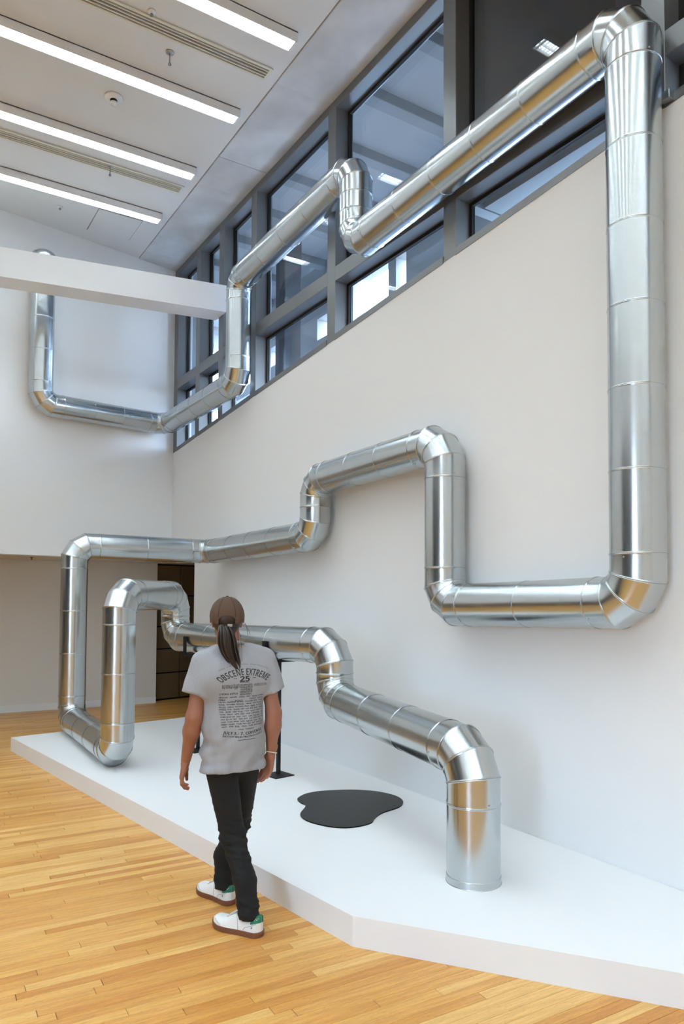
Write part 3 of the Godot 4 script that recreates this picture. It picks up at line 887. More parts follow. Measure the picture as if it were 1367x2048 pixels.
func nets(bones: Array, cell: float, k: float, warp = null, cuts: Array = [], tf := Transform3D.IDENTITY) -> MB:
	var lo := Vector3.INF
	var hi := -Vector3.INF
	for bn in bones:
		var R: float = maxf(bn[2], bn[3])
		var ex := Vector3(R, R, R) / (bn[4] as Vector3) + Vector3.ONE * (k + cell * 3.0)
		lo = lo.min((bn[0] as Vector3).min(bn[1]) - ex)
		hi = hi.max((bn[0] as Vector3).max(bn[1]) + ex)
	var nx := int(ceil((hi.x - lo.x) / cell)) + 1
	var ny := int(ceil((hi.y - lo.y) / cell)) + 1
	var nz := int(ceil((hi.z - lo.z) / cell)) + 1
	var f := PackedFloat32Array()
	f.resize(nx * ny * nz)
	f.fill(1.0)
	for bn in bones:
		var R: float = maxf(bn[2], bn[3])
		var ex := Vector3(R, R, R) / (bn[4] as Vector3) + Vector3.ONE * (k + cell * 2.0)
		var l0 := ((bn[0] as Vector3).min(bn[1]) - ex - lo) / cell
		var h0 := ((bn[0] as Vector3).max(bn[1]) + ex - lo) / cell
		var own: float = bn[6] if bn.size() > 6 else k
		for iz in range(maxi(0, int(l0.z)), mini(nz, int(h0.z) + 2)):
			for iy in range(maxi(0, int(l0.y)), mini(ny, int(h0.y) + 2)):
				var at := (iz * ny + iy) * nx
				for ixx in range(maxi(0, int(l0.x)), mini(nx, int(h0.x) + 2)):
					var d := bone_dist(lo + Vector3(ixx, iy, iz) * cell, bn)
					var o := f[at + ixx]
					var h := clampf(0.5 + 0.5 * (o - d) / own, 0.0, 1.0)
					f[at + ixx] = lerpf(o, d, h) - own * h * (1.0 - h) if o < 0.9 else minf(o, d)
	if warp != null or cuts.size():
		for iz in nz:
			for iy in ny:
				var at := (iz * ny + iy) * nx
				for ixx in nx:
					var d := f[at + ixx]
					if d < cell * 4.0 and d > -cell * 4.0 or cuts.size() and d < cell * 4.0:
						var p := lo + Vector3(ixx, iy, iz) * cell
						if warp != null: d += warp.call(p)
						for c in cuts: d = maxf(d, (p - (c[0] as Vector3)).dot(c[1]))
						f[at + ixx] = d
	var out := MB.new()
	var id := PackedInt32Array()
	id.resize(nx * ny * nz)
	id.fill(-1)
	var sxy := nx * ny
	var o8 := [0, 1, nx, nx + 1, sxy, sxy + 1, sxy + nx, sxy + nx + 1]
	var cpos := [Vector3(0, 0, 0), Vector3(1, 0, 0), Vector3(0, 1, 0), Vector3(1, 1, 0), Vector3(0, 0, 1), Vector3(1, 0, 1), Vector3(0, 1, 1), Vector3(1, 1, 1)]
	var edges := [[0, 1], [2, 3], [4, 5], [6, 7], [0, 2], [1, 3], [4, 6], [5, 7], [0, 4], [1, 5], [2, 6], [3, 7]]
	for iz in nz - 1:
		for iy in ny - 1:
			var at := (iz * ny + iy) * nx
			for ixx in nx - 1:
				var c := at + ixx
				var f0 := f[c]
				if f0 > 0.5: continue
				var s0 := f0 < 0.0
				if (f[c + 1] < 0.0) == s0 and (f[c + nx] < 0.0) == s0 and (f[c + nx + 1] < 0.0) == s0 and (f[c + sxy] < 0.0) == s0 and (f[c + sxy + 1] < 0.0) == s0 and (f[c + sxy + nx] < 0.0) == s0 and (f[c + sxy + nx + 1] < 0.0) == s0:
					continue
				var sum := Vector3.ZERO
				var cnt := 0
				for e in edges:
					var a := f[c + o8[e[0]]]
					var b := f[c + o8[e[1]]]
					if (a < 0.0) != (b < 0.0):
						sum += (cpos[e[0]] as Vector3).lerp(cpos[e[1]], a / (a - b))
						cnt += 1
				var g := Vector3(f[c + 1] - f0 + f[c + sxy + nx + 1] - f[c + sxy + nx], f[c + nx] - f0 + f[c + sxy + nx + 1] - f[c + sxy + 1], f[c + sxy] - f0 + f[c + sxy + nx + 1] - f[c + nx + 1])
				id[c] = out.v.size()
				out.v.append(tf * (lo + (Vector3(ixx, iy, iz) + sum / cnt) * cell))
				out.n.append((tf.basis * g).normalized())
				out.t.append(Vector2.ZERO)
	for iz in range(1, nz - 1):
		for iy in range(1, ny - 1):
			var at := (iz * ny + iy) * nx
			for ixx in range(1, nx - 1):
				var c := at + ixx
				if id[c] < 0: continue
				var ins := f[c] < 0.0
				for ax in 3:
					var st: int = [1, nx, sxy][ax]
					if (f[c + st] < 0.0) == ins: continue
					var u: int = [nx, sxy, 1][ax]
					var w: int = [sxy, 1, nx][ax]
					var q := [id[c], id[c - u], id[c - u - w], id[c - w]]
					if q.min() < 0: continue
					if ins: out.ix.append_array([q[0], q[2], q[1], q[0], q[3], q[2]])
					else: out.ix.append_array([q[0], q[1], q[2], q[0], q[2], q[3]])
	smooth(out)
	return out

func smooth(m: MB) -> void:             # vertex normals from the faces
	var nn := PackedVector3Array()
	nn.resize(m.v.size())
	for i in range(0, m.ix.size(), 3):
		var a := m.ix[i]
		var b := m.ix[i + 1]
		var c := m.ix[i + 2]
		var g := (m.v[c] - m.v[a]).cross(m.v[b] - m.v[a])
		nn[a] += g; nn[b] += g; nn[c] += g
	for i in nn.size():
		var g := nn[i].normalized()
		if g.dot(m.n[i]) < 0.0: g = -g
		m.n[i] = g

const ROUND := Vector3.ONE
func hand(wrist: Vector3, d: Vector3, th: Vector3, palm: Vector3, curl: Array) -> MB:
	d = d.normalized()
	th = (th - d * th.dot(d)).normalized()
	palm = (palm - d * palm.dot(d) - th * palm.dot(th)).normalized()
	var b := []
	b.append([wrist - d * 0.045, wrist + d * 0.012, 0.026, 0.023, ROUND])
	var off := [0.029, 0.010, -0.010, -0.028]
	var ln := [0.070, 0.078, 0.072, 0.056]
	var far := [0.088, 0.091, 0.087, 0.079]
	for i in 4:
		var k: Vector3 = wrist + d * far[i] + th * off[i] - palm * 0.004
		b.append([wrist + d * 0.012 + th * off[i] * 0.45, k, 0.0165, 0.0115, ROUND])
		var p := k
		var ang := 0.0
		var seg := [0.46, 0.30, 0.24]
		for s in 3:
			ang += curl[s] * (1.0 + 0.12 * (i - 1.5))
			var dir: Vector3 = d * cos(ang) + palm * sin(ang) + th * off[i] * 0.8
			var e: Vector3 = p + dir.normalized() * ln[i] * seg[s]
			var r0 := 0.0098 - 0.0008 * s - (0.001 if i == 3 else 0.0)
			b.append([p, e, r0, r0 - 0.0008, ROUND, [], 0.005])
			p = e
	# thumb: leaves the side of the palm near its base
	var t0 := wrist + d * 0.020 + th * 0.016 + palm * 0.006
	var t1 := wrist + d * 0.052 + th * 0.040 + palm * 0.014
	var t2 := wrist + d * 0.083 + th * 0.050 + palm * 0.020
	var t3 := wrist + d * 0.108 + th * 0.048 + palm * 0.027
	b.append([t0, t1, 0.016, 0.0125, ROUND])
	b.append([t1, t2, 0.0112, 0.0102, ROUND, [], 0.006])
	b.append([t2, t3, 0.0100, 0.0082, ROUND, [], 0.005])
	return nets(b, 0.0032, 0.010)


# ---------------------------------------------------------------- writing on the shirt
var pic: PackedByteArray
const PW := 512
const PH := 980
func plot(x: float, y: float, ink: float) -> void:
	var xi := int(x)
	var yi := int(y)
	if xi < 0 or yi < 0 or xi >= PW or yi >= PH: return
	var k := yi * PW + xi
	pic[k] = int(lerpf(pic[k], 40.0, ink))

func write(text: String, size: float, place: Callable, ink: float, bold := true, stretch := 1.0) -> void:
	var tm := TextMesh.new()
	var sf := SystemFont.new()
	sf.font_names = PackedStringArray(["Droid Sans"])
	if bold: sf.font_weight = 700
	tm.font = sf
	tm.text = text
	tm.font_size = 48
	tm.pixel_size = 1.0 / 48.0
	tm.depth = 0.0
	tm.curve_step = 2.0
	var arr := tm.get_mesh_arrays()
	var vs: PackedVector3Array = arr[Mesh.ARRAY_VERTEX]
	var id: PackedInt32Array = arr[Mesh.ARRAY_INDEX]
	for i in range(0, id.size(), 3):
		var q := []
		for j in 3:
			var p := vs[id[i + j]]
			q.append(place.call(Vector2(p.x * size * stretch, p.y * size)))
		var a: Vector2 = q[0]
		var b: Vector2 = q[1]
		var c: Vector2 = q[2]
		var det := (b - a).cross(c - a)
		if absf(det) < 1e-6: continue
		for y in range(int(minf(a.y, minf(b.y, c.y))), int(maxf(a.y, maxf(b.y, c.y))) + 2):
			for x in range(int(minf(a.x, minf(b.x, c.x))), int(maxf(a.x, maxf(b.x, c.x))) + 2):
				var p := Vector2(x + 0.5, y + 0.5)
				var w0 := (b - p).cross(c - p) / det
				var w1 := (c - p).cross(a - p) / det
				var w2 := 1.0 - w0 - w1
				if w0 > -0.02 and w1 > -0.02 and w2 > -0.02: plot(x, y, ink)

func scrawl(x0: float, y0: float, w: float, h: float, ink: float) -> void:   # an unreadable band logo: dense stems and bars
	var x := x0
	var lean := rng.randf_range(-0.25, 0.25)
	while x < x0 + w - 2.0:
		var t := rng.randf_range(-0.12, 0.12) * h
		for y in int(h - t):
			for k in 2: plot(x + k + lean * y, y0 + t + y, ink)
		var bar := rng.randi() % 4
		for k in 5:
			if bar != 1: plot(x + k, y0 + 1, ink); plot(x + k, y0 + 2, ink * 0.7)
			if bar != 2: plot(x + k + lean * h * 0.5, y0 + h * 0.5, ink)
			if bar != 3: plot(x + k + lean * h, y0 + h - 1, ink); plot(x + k + lean * h, y0 + h - 2, ink * 0.7)
		x += rng.randf_range(4.0, 6.5)

func shirt_picture() -> ImageTexture:
	pic = PackedByteArray()
	pic.resize(PW * PH)
	var f := noise_tex(41, 0.35, 1, 1, FastNoiseLite.TYPE_SIMPLEX_SMOOTH, 2)
	for y in PH:
		for x in PW:
			pic[y * PW + x] = int(clampf(0.90 + 0.10 * f.get_noise_2d(x * 0.45, y * 1.6), 0, 1) * 255)
	# arcs are drawn round a centre below the line; 1 px is about 0.85 mm
	var arc := func(cx: float, cy: float, R: float) -> Callable:
		return func(p: Vector2) -> Vector2:
			var a := p.x / R
			return Vector2(cx + sin(a) * (R + p.y), cy - cos(a) * (R + p.y))
	var sag := func(cx: float, cy: float, R: float) -> Callable:
		return func(p: Vector2) -> Vector2:
			var a := p.x / R
			return Vector2(cx + sin(a) * (R - p.y), cy + cos(a) * (R - p.y))
	var flat := func(cx: float, cy: float) -> Callable:
		return func(p: Vector2) -> Vector2: return Vector2(cx + p.x, cy - p.y)
	var cx := 262.0
	for k in 62:                            # a line of small type over the title, too small to read
		var a := -0.56 + 1.12 * k / 61.0
		if rng.randf() < 0.16: continue
		for r in 9:
			if rng.randf() < 0.8: plot(cx + sin(a) * (256.0 + r), 420.0 - cos(a) * (256.0 + r), 0.55)
			if rng.randf() < 0.45: plot(cx + sin(a) * (256.0 + r) + 2, 420.0 - cos(a) * (256.0 + r), 0.5)
	write("OBSCENE EXTREME", 66.0, arc.call(cx, 420.0, 204.0), 0.70, true, 0.52)
	write("25", 54.0, flat.call(cx, 266.0), 0.9, true, 1.0)
	scrawl(cx - 62, 258, 18, 6, 0.6)
	scrawl(cx + 44, 258, 22, 6, 0.6)
	scrawl(cx - 24, 286, 48, 7, 0.6)
	scrawl(cx - 122, 304, 96, 26, 0.85)
	for s in 12:
		var x := cx - 116 + rng.randf() * 90
		for y in int(rng.randf_range(8, 26)): plot(x, 320 + y, 0.8)
	for r in 5: scrawl(cx - 22, 304 + r * 17, 66, 13, 0.85)
	scrawl(cx + 54, 304, 76, 20, 0.6)
	write("DYING FETUS", 17.0, flat.call(cx - 82, 372.0), 0.9, true, 0.9)
	write("SIEGE", 15.0, flat.call(cx - 28, 424.0), 0.8, true, 1.0)
	for r in 13:
		var y := 392.0 + r * 17.5
		var x := cx - 128.0 + r * 0.8
		while x < cx + 118:
			var w := rng.randf_range(22, 46) if r < 5 else rng.randf_range(16, 32)
			if not (r == 1 and absf(x + w * 0.5 - (cx - 28)) < 44):
				scrawl(x, y, minf(w, cx + 122 - x), rng.randf_range(8, 12), rng.randf_range(0.6, 0.85))
			x += w + rng.randf_range(5, 10)
	scrawl(cx - 34, 626, 26, 9, 0.6)
	scrawl(cx, 624, 52, 9, 0.6)
	write("JULY 3.- 7. CERVENEC", 27.0, sag.call(cx, 220.0, 440.0), 0.92, true, 0.84)
	write("BATTLEFIELD-TRUTNOV-CZECH", 17.0, sag.call(cx, 220.0, 464.0), 0.85, true, 0.95)
	for x in range(int(cx - 40), int(cx + 60)):
		for y in 4: plot(x, 704 + y - 0.0006 * (x - cx) * (x - cx), 0.7)
	return ImageTexture.create_from_image(Image.create_from_data(PW, PH, false, Image.FORMAT_L8, pic))


# ---------------------------------------------------------------- the visitor
func visitor() -> void:
	var t := thing("person", "person walking away in brown cap, grey printed t-shirt and black jeans", "person", Vector3(1.62, 0, -3.63))
	var tf := Transform3D(Basis(Vector3.UP, deg_to_rad(-24.0)), Vector3(-0.029, 1.565, -0.022))   # the head looks towards the duct
	# joints, in the person's own axes: forward is -z, right is +x
	var ls := Vector3(-0.165, 1.345, -0.012)
	var rs := Vector3(0.172, 1.352, 0.016)
	var le := Vector3(-0.215, 1.065, -0.005)
	var re := Vector3(0.215, 1.058, 0.060)
	var lw := Vector3(-0.226, 0.822, -0.092)
	var rw := Vector3(0.207, 0.836, 0.044)
	var skin := []
	skin.append([ls, le, 0.047, 0.039, ROUND])
	skin.append([le, le.lerp(lw, 0.3), 0.040, 0.041, ROUND])
	skin.append([le.lerp(lw, 0.3), lw, 0.041, 0.0255, ROUND])
	skin.append([rs, re, 0.047, 0.039, ROUND])
	skin.append([re, re.lerp(rw, 0.3), 0.040, 0.041, ROUND])
	skin.append([re.lerp(rw, 0.3), rw, 0.041, 0.0255, ROUND])
	skin.append([ls, rs, 0.05, 0.05, ROUND])
	skin.append([Vector3(0, 1.30, 0), Vector3(0, 1.0, 0), 0.125, 0.115, Vector3(1, 1, 1.45)])
	skin.append([Vector3(0, 1.0, 0), Vector3(0.005, 0.93, 0), 0.112, 0.105, Vector3(1, 1, 1.4)])
	skin.append([Vector3(-0.018, 1.38, 0.012), Vector3(-0.026, 1.52, 0.0), 0.056, 0.052, ROUND])
	var body := nets(skin, 0.012, 0.03)
	body.add(hand(lw, Vector3(-0.14, -1, -0.12), Vector3(0.35, 0, -1), Vector3(1, 0, 0.25), [0.25, 0.62, 0.55]))
	body.add(hand(rw, Vector3(-0.22, -1, -0.18), Vector3(-0.45, 0, -1), Vector3(-1, 0, 0.35), [0.18, 0.45, 0.40]))
	# head, in its own axes (forward -z), set on the neck
	var hd := []
	hd.append([Vector3(0, 0.018, 0.006), Vector3(0, 0.018, 0.006), 0.080, 0.080, Vector3(1.08, 0.82, 0.86)])
	hd.append([Vector3(0, -0.035, -0.030), Vector3(0, -0.078, -0.050), 0.056, 0.034, Vector3(1.0, 1, 1)])
	hd.append([Vector3(-0.04, -0.06, -0.01), Vector3(-0.012, -0.09, -0.06), 0.024, 0.018, ROUND])
	hd.append([Vector3(0.04, -0.06, -0.01), Vector3(0.012, -0.09, -0.06), 0.024, 0.018, ROUND])
	hd.append([Vector3(0, 0.005, -0.088), Vector3(0, -0.034, -0.104), 0.008, 0.012, ROUND, [], 0.012])
	hd.append([Vector3(-0.03, 0.022, -0.080), Vector3(0.03, 0.022, -0.080), 0.010, 0.010, ROUND])
	hd.append([Vector3(-0.022, -0.058, -0.082), Vector3(0.022, -0.058, -0.082), 0.006, 0.006, ROUND, [], 0.004])
	hd.append([Vector3(-0.018, -0.066, -0.081), Vector3(0.018, -0.066, -0.081), 0.007, 0.007, ROUND, [], 0.004])
	hd.append([Vector3(0, -0.03, 0.022), Vector3(0, -0.13, 0.032), 0.055, 0.054, ROUND])
	for s in [-1.0, 1.0]:
		hd.append([Vector3(s * 0.079, 0.016, 0.008), Vector3(s * 0.074, -0.030, -0.002), 0.015, 0.010, Vector3(1.7, 1, 0.8), [], 0.006])
		hd.append([Vector3(s * 0.086, 0.022, 0.018), Vector3(s * 0.080, -0.012, 0.016), 0.006, 0.005, ROUND, [], 0.005])
	body.add(nets(hd, 0.0045, 0.02, null, [], tf))
	obj("body", body, M.skin, t)
	for s in [-1.0, 1.0]:
		var ey := part_node("eye", t)
		obj("eyeball", MB.new().lathe([Vector2(0, -0.012), Vector2(0.0085, -0.0085), Vector2(0.012, 0), Vector2(0.0085, 0.0085), Vector2(0, 0.012)], tf * Vector3(s * 0.031, 0.003, -0.0755), 12), M.eye_white, ey)
		obj("iris", MB.new().lathe([Vector2(0.0055, 0), Vector2(0.004, 0.0015), Vector2(0, 0.002)], tf * Vector3(s * 0.031, 0.003, -0.087), 12, tf.basis * Basis(Vector3.RIGHT, -PI / 2)), M.iris, ey)

	# jeans
	var hl := Vector3(-0.075, 0.83, 0.005)
	var hr := Vector3(0.074, 0.83, 0.005)
	var kl := Vector3(-0.014, 0.435, 0.050)
	var kr := Vector3(0.105, 0.44, -0.135)
	var al := Vector3(-0.002, 0.085, 0.230)
	var ar := Vector3(0.048, 0.09, -0.192)
	var jn := []
	jn.append([Vector3(-0.05, 0.86, 0.012), Vector3(0.062, 0.86, 0.012), 0.092, 0.092, Vector3(1, 1, 1.0)])
	jn.append([hl, kl, 0.086, 0.062, ROUND])
	jn.append([kl, al + Vector3(0, 0.16, -0.05), 0.064, 0.053, ROUND])
	jn.append([al + Vector3(0, 0.16, -0.05), al, 0.053, 0.055, ROUND])
	jn.append([hr, kr, 0.086, 0.062, ROUND, [], 0.02])
	jn.append([kr, ar + Vector3(0, 0.16, -0.01), 0.064, 0.057, ROUND, [], 0.02])
	jn.append([ar + Vector3(0, 0.16, -0.01), ar, 0.055, 0.056, ROUND, [], 0.02])
	var fold := noise_tex(55, 1.0, 1, 1, FastNoiseLite.TYPE_SIMPLEX_SMOOTH, 2)
	var jw := func(p: Vector3) -> float:
		var g := exp(-pow((p.y - 0.42) / 0.11, 2.0)) + 0.9 * exp(-pow((p.y - 0.12) / 0.06, 2.0)) + 0.25
		return 0.009 * g * fold.get_noise_3d(p.x * 8.0, p.y * 34.0 + p.x * 9.0, p.z * 8.0)
	var jm := nets(jn, 0.008, 0.03, jw, [[Vector3(0, 0.078, 0), Vector3(0, -1, 0)]])
	obj("jeans", jm, M.denim, t)

	# t-shirt
	var rt := Vector3(0.995, 0, 0.08).normalized()
	var ts := []
	ts.append([Vector3(0, 1.255, 0.008), Vector3(0, 1.02, 0.006), 0.172, 0.166, Vector3(1, 1, 1.50)])
	ts.append([Vector3(0, 1.02, 0.006), Vector3(-0.006, 0.70, 0.012), 0.168, 0.180, Vector3(1, 1, 1.34)])
	ts.append([Vector3(-0.10, 1.26, 0.03), Vector3(0.10, 1.26, 0.035), 0.105, 0.105, Vector3(1, 0.9, 1.15)])
	ts.append([ls + Vector3(0.03, 0.004, 0), rs + Vector3(-0.03, 0.004, 0), 0.066, 0.066, ROUND])
	ts.append([ls + Vector3(0.045, 0.03, 0), Vector3(-0.055, 1.412, 0.008), 0.05, 0.04, ROUND])
	ts.append([rs + Vector3(-0.045, 0.03, 0), Vector3(0.015, 1.412, 0.010), 0.05, 0.04, ROUND])
	var sl := ls.lerp(le, 0.62) + Vector3(-0.012, 0, 0)
	var sr := rs.lerp(re, 0.62) + Vector3(0.012, 0, 0)
	ts.append([ls, sl + (sl - ls) * 0.5, 0.066, 0.078, ROUND, [[sl + Vector3(0.0, 0.01, 0), Vector3(-0.30, -0.95, 0).normalized()]], 0.02])
	ts.append([rs, sr + (sr - rs) * 0.5, 0.066, 0.078, ROUND, [[sr + Vector3(0.0, 0.01, 0), Vector3(0.30, -0.95, 0.05).normalized()]], 0.02])
	var crease := noise_tex(77, 1.0, 1, 1, FastNoiseLite.TYPE_SIMPLEX_SMOOTH, 2)
	var sw := func(p: Vector3) -> float:
		var low := clampf((1.12 - p.y) / 0.25, 0.0, 1.0)
		var a := crease.get_noise_3d(p.x * 3.0 + p.y * 7.0, p.y * 6.0 - p.x * 8.0, p.z * 3.0)
		var b := crease.get_noise_3d(p.x * 11.0, p.y * 3.0 + 5.0, p.z * 9.0)
		return 0.016 * low * a + 0.008 * b
	var sm := nets(ts, 0.008, 0.03, sw, [[Vector3(0, 0.775, 0), Vector3(0.0, -1, 0.06).normalized()]])
	# print on the back: x across, y up the shirt
	for i in sm.v.size():
		var p := sm.v[i]
		var u := 0.5 + (p.x - 0.005) / 0.52
		if sm.n[i].z < 0.05: u = 0.005 if p.x < 0.0 else 0.995
		sm.t[i] = Vector2(clampf(u, 0.003, 0.997), clampf((1.454 - p.y) / 0.6995, 0.0, 1.0))
	var cloth := mat(Color(0.66, 0.66, 0.675), 0.92)
	cloth.albedo_texture = shirt_picture()
	cloth.texture_repeat = false
	cloth.rim_enabled = true
	cloth.rim = 0.25
	obj("t_shirt", sm, cloth, t)
	# ribbed collar round the neck
	var col := []
	for j in 25:
		var a := TAU * j / 24.0
		col.append(Vector3(-0.021 + 0.066 * cos(a), 1.437 - 0.018 * sin(-a) * 0.9, 0.010 + 0.062 * sin(a)))
	obj("collar", MB.new().tube(col, 0.009, 8, false), M.rib, t)

	cap_and_hair(t, tf)
	shoe(t, "shoe", Vector3(0.042, 0, 0.300), Vector3(-0.13, 0, 0.03) - Vector3(0.042, 0, 0.300), -1.0)
	shoe(t, "shoe", Vector3(0.066, 0, -0.118), Vector3(-0.006, 0, -0.425) - Vector3(0.066, 0, -0.118), 1.0)
	var wr := re.lerp(rw, 0.94)
	var wd := (rw - re).normalized()
	var e := frame_of(wd)
	var br := []
	for j in 25:
		var a := TAU * j / 24.0
		br.append(wr + (e[0] * cos(a) + e[1] * sin(a)) * 0.031 + wd * 0.008 * cos(a + 0.6))
	obj("bracelet", MB.new().tube(br, 0.0032, 8, false), M.bracelet, t)


func cap_and_hair(t: Node3D, tf: Transform3D) -> void:
	# hair under the cap, open at the face
	var hb := []
	hb.append([Vector3(0, 0.022, 0.012), Vector3(0, 0.022, 0.012), 0.085, 0.085, Vector3(1.07, 0.85, 0.87)])
	hb.append([Vector3(0, -0.01, 0.035), Vector3(0, -0.055, 0.048), 0.060, 0.040, Vector3(0.95, 1, 1)])
	var hm := nets(hb, 0.005, 0.03, null, [[Vector3(0, 0.0, -0.012), Vector3(0, -0.35, -0.94).normalized()]], tf)
	obj("hair", hm, M.hair, t)
	# cap: dome with an arched gap over the strap at the back
	var cp := part_node("cap", t)
	var rx := 0.0925
	var rz := 0.1075
	var hgt := 0.112
	var base := 0.004
	var seg := 72
	var rows := 16
	var rr := []
	for i in rows + 1:
		var ring := PackedVector3Array()
		for j in seg:
			var a := -TAU * j / seg
			var back := sin(a)                                  # +1 at the back (+z)
			var x := cos(a)
			var lowest := base - 0.034 * pow(maxf(back, 0.0), 2.0) + 0.006 * maxf(-back, 0.0)
			if back > 0.0 and absf(x * rx) < 0.046:
				lowest += 0.030 + 0.030 * sqrt(maxf(0.0, 1.0 - pow(x * rx / 0.046, 2.0)))
			var s := float(i) / rows
			var y := lerpf(lowest, base + hgt + 0.012, s)
			var q := clampf((y - base) / (hgt + 0.0125), -0.3, 1.0)
			var k := pow(maxf(0.0, 1.0 - pow(maxf(q, 0.0), 2.3)), 0.5) * (1.0 + 0.10 * minf(q, 0.0))
			ring.append(tf * Vector3(cos(a) * rx * k, y, 0.006 + sin(a) * rz * k))
		rr.append(ring)
	obj("crown", MB.new().rings(rr), M.cap, cp)
	for j in 6:
		var a := TAU * (j + 0.5) / 6.0 + PI / 2
		var path := []
		for i in 12:
			var q := lerpf(0.12, 0.985, i / 11.0)
			var k := pow(maxf(0.0, 1.0 - pow(q, 2.3)), 0.5)
			path.append(tf * Vector3(cos(a) * rx * k * 1.004, base + q * (hgt + 0.0125) + 0.0005, 0.006 + sin(a) * rz * k * 1.004))
		obj("seam", MB.new().tube(path, 0.0013, 6), M.cap_seam, cp)
	obj("button", MB.new().lathe([Vector2(0.009, -0.003), Vector2(0.008, 0.003), Vector2(0, 0.005)], tf * Vector3(0, base + hgt + 0.012, 0.006), 12), M.cap_seam, cp)
	# edge of the gap, strap and buckle
	var edge := []
	for i in 21:
		var x := lerpf(-0.0455, 0.0455, i / 20.0)
		var y := base - 0.004 + 0.030 * sqrt(maxf(0.0, 1.0 - pow(x / 0.046, 2.0)))
		var q := clampf((y - base) / (hgt + 0.0125), 0.0, 1.0)
		var k := pow(maxf(0.0, 1.0 - pow(q, 2.3)), 0.5)
		var aa := acos(clampf(x / rx, -1, 1))
		edge.append(tf * Vector3(x * k, y, 0.006 + sin(aa) * rz * k + 0.001))
	obj("gap_edge", MB.new().tube(edge, 0.0022, 6), M.cap, cp)
	var st := []
	for i in 2:
		var row := PackedVector3Array()
		for j in 15:
			var x := lerpf(-0.056, 0.056, j / 14.0)
			var aa := acos(clampf(x / rx, -1, 1))
			row.append(tf * Vector3(x, base - 0.034 + i * 0.015, 0.008 + sin(aa) * rz))
		st.append(row)
	obj("strap", MB.new().rings(st, false), M.cap_seam, cp)
	obj("buckle", MB.new().box(tf * Vector3(0.016, base - 0.026, 0.1165), Vector3(0.026, 0.014, 0.004), 0.001, tf.basis), M.steel, cp)
	# brim, away from the camera
	var bt := []
	for i in 2:
		var row := PackedVector3Array()
		for j in 17:
			var a := PI + PI * j / 16.0
			var w := sin(PI * j / 16.0)
			if i == 0: row.append(tf * Vector3(cos(a) * rx, base + 0.006, 0.006 + sin(a) * rz))
			else: row.append(tf * Vector3(cos(a) * rx * 0.98, base - 0.004 - 0.014 * absf(cos(a)), 0.006 + sin(a) * rz - 0.066 * w))
		bt.append(row)
	obj("brim", MB.new().rings(bt, false), M.cap, cp)
	# ponytail: a bundle of locks through the gap of the cap
	var pt := part_node("ponytail", t)
	var root := tf * Vector3(-0.016, base - 0.030, 0.106)
	var path := [root, root + Vector3(0.000, -0.030, 0.026), root + Vector3(0.008, -0.085, 0.030), root + Vector3(0.024, -0.140, 0.030), root + Vector3(0.046, -0.190, 0.038), root + Vector3(0.068, -0.235, 0.048)]
	var wid := [0.022, 0.040, 0.050, 0.046, 0.034, 0.006]
	var core := Curve3D.new()
	for p in path: core.add_point(p)
	var g := RandomNumberGenerator.new()
	g.seed = 9
	for s in 60:
		var ph := g.randf() * TAU
		var rad := sqrt(g.randf())
		var pl := []
		var rl := []
		var last := 1.0 - 0.28 * g.randf() * rad
		for i in 14:
			var u := i / 13.0 * last
			var fidx := u * (path.size() - 1)
			var k := mini(int(fidx), path.size() - 2)
			var c: Vector3 = (path[k] as Vector3).cubic_interpolate(path[k + 1], path[maxi(k - 1, 0)], path[mini(k + 2, path.size() - 1)], fidx - k)
			var w: float = lerpf(wid[k], wid[k + 1], fidx - k)
			pl.append(c + Vector3(cos(ph + u * 0.5) * w * rad, 0.004 * sin(ph * 3.0), sin(ph + u * 0.5) * w * rad * 0.55))
			rl.append(0.0068 * (1.0 - 0.75 * u) + 0.0006)
		obj("lock", MB.new().tube(pl, rl, 7), M.hair, pt)
	# a few loose strands
	for q in [[Vector3(0.072, -0.012, 0.06), Vector3(0.05, -0.06, 0.03)], [Vector3(0.075, 0.0, 0.05), Vector3(0.035, -0.08, 0.05)], [Vector3(0.05, -0.03, 0.08), Vector3(0.03, -0.18, 0.05)], [Vector3(0.04, -0.03, 0.085), Vector3(0.022, -0.16, 0.045)]]:
		var p0: Vector3 = tf * (q[0] as Vector3)
		var p1: Vector3 = p0 + tf.basis * (q[1] as Vector3)
		obj("strand", MB.new().tube([p0, p0.lerp(p1, 0.3) + Vector3(0.012, 0.01, 0.0), p0.lerp(p1, 0.7) + Vector3(0.01, 0.0, 0.0), p1], 0.0009, 5), M.hair, pt)


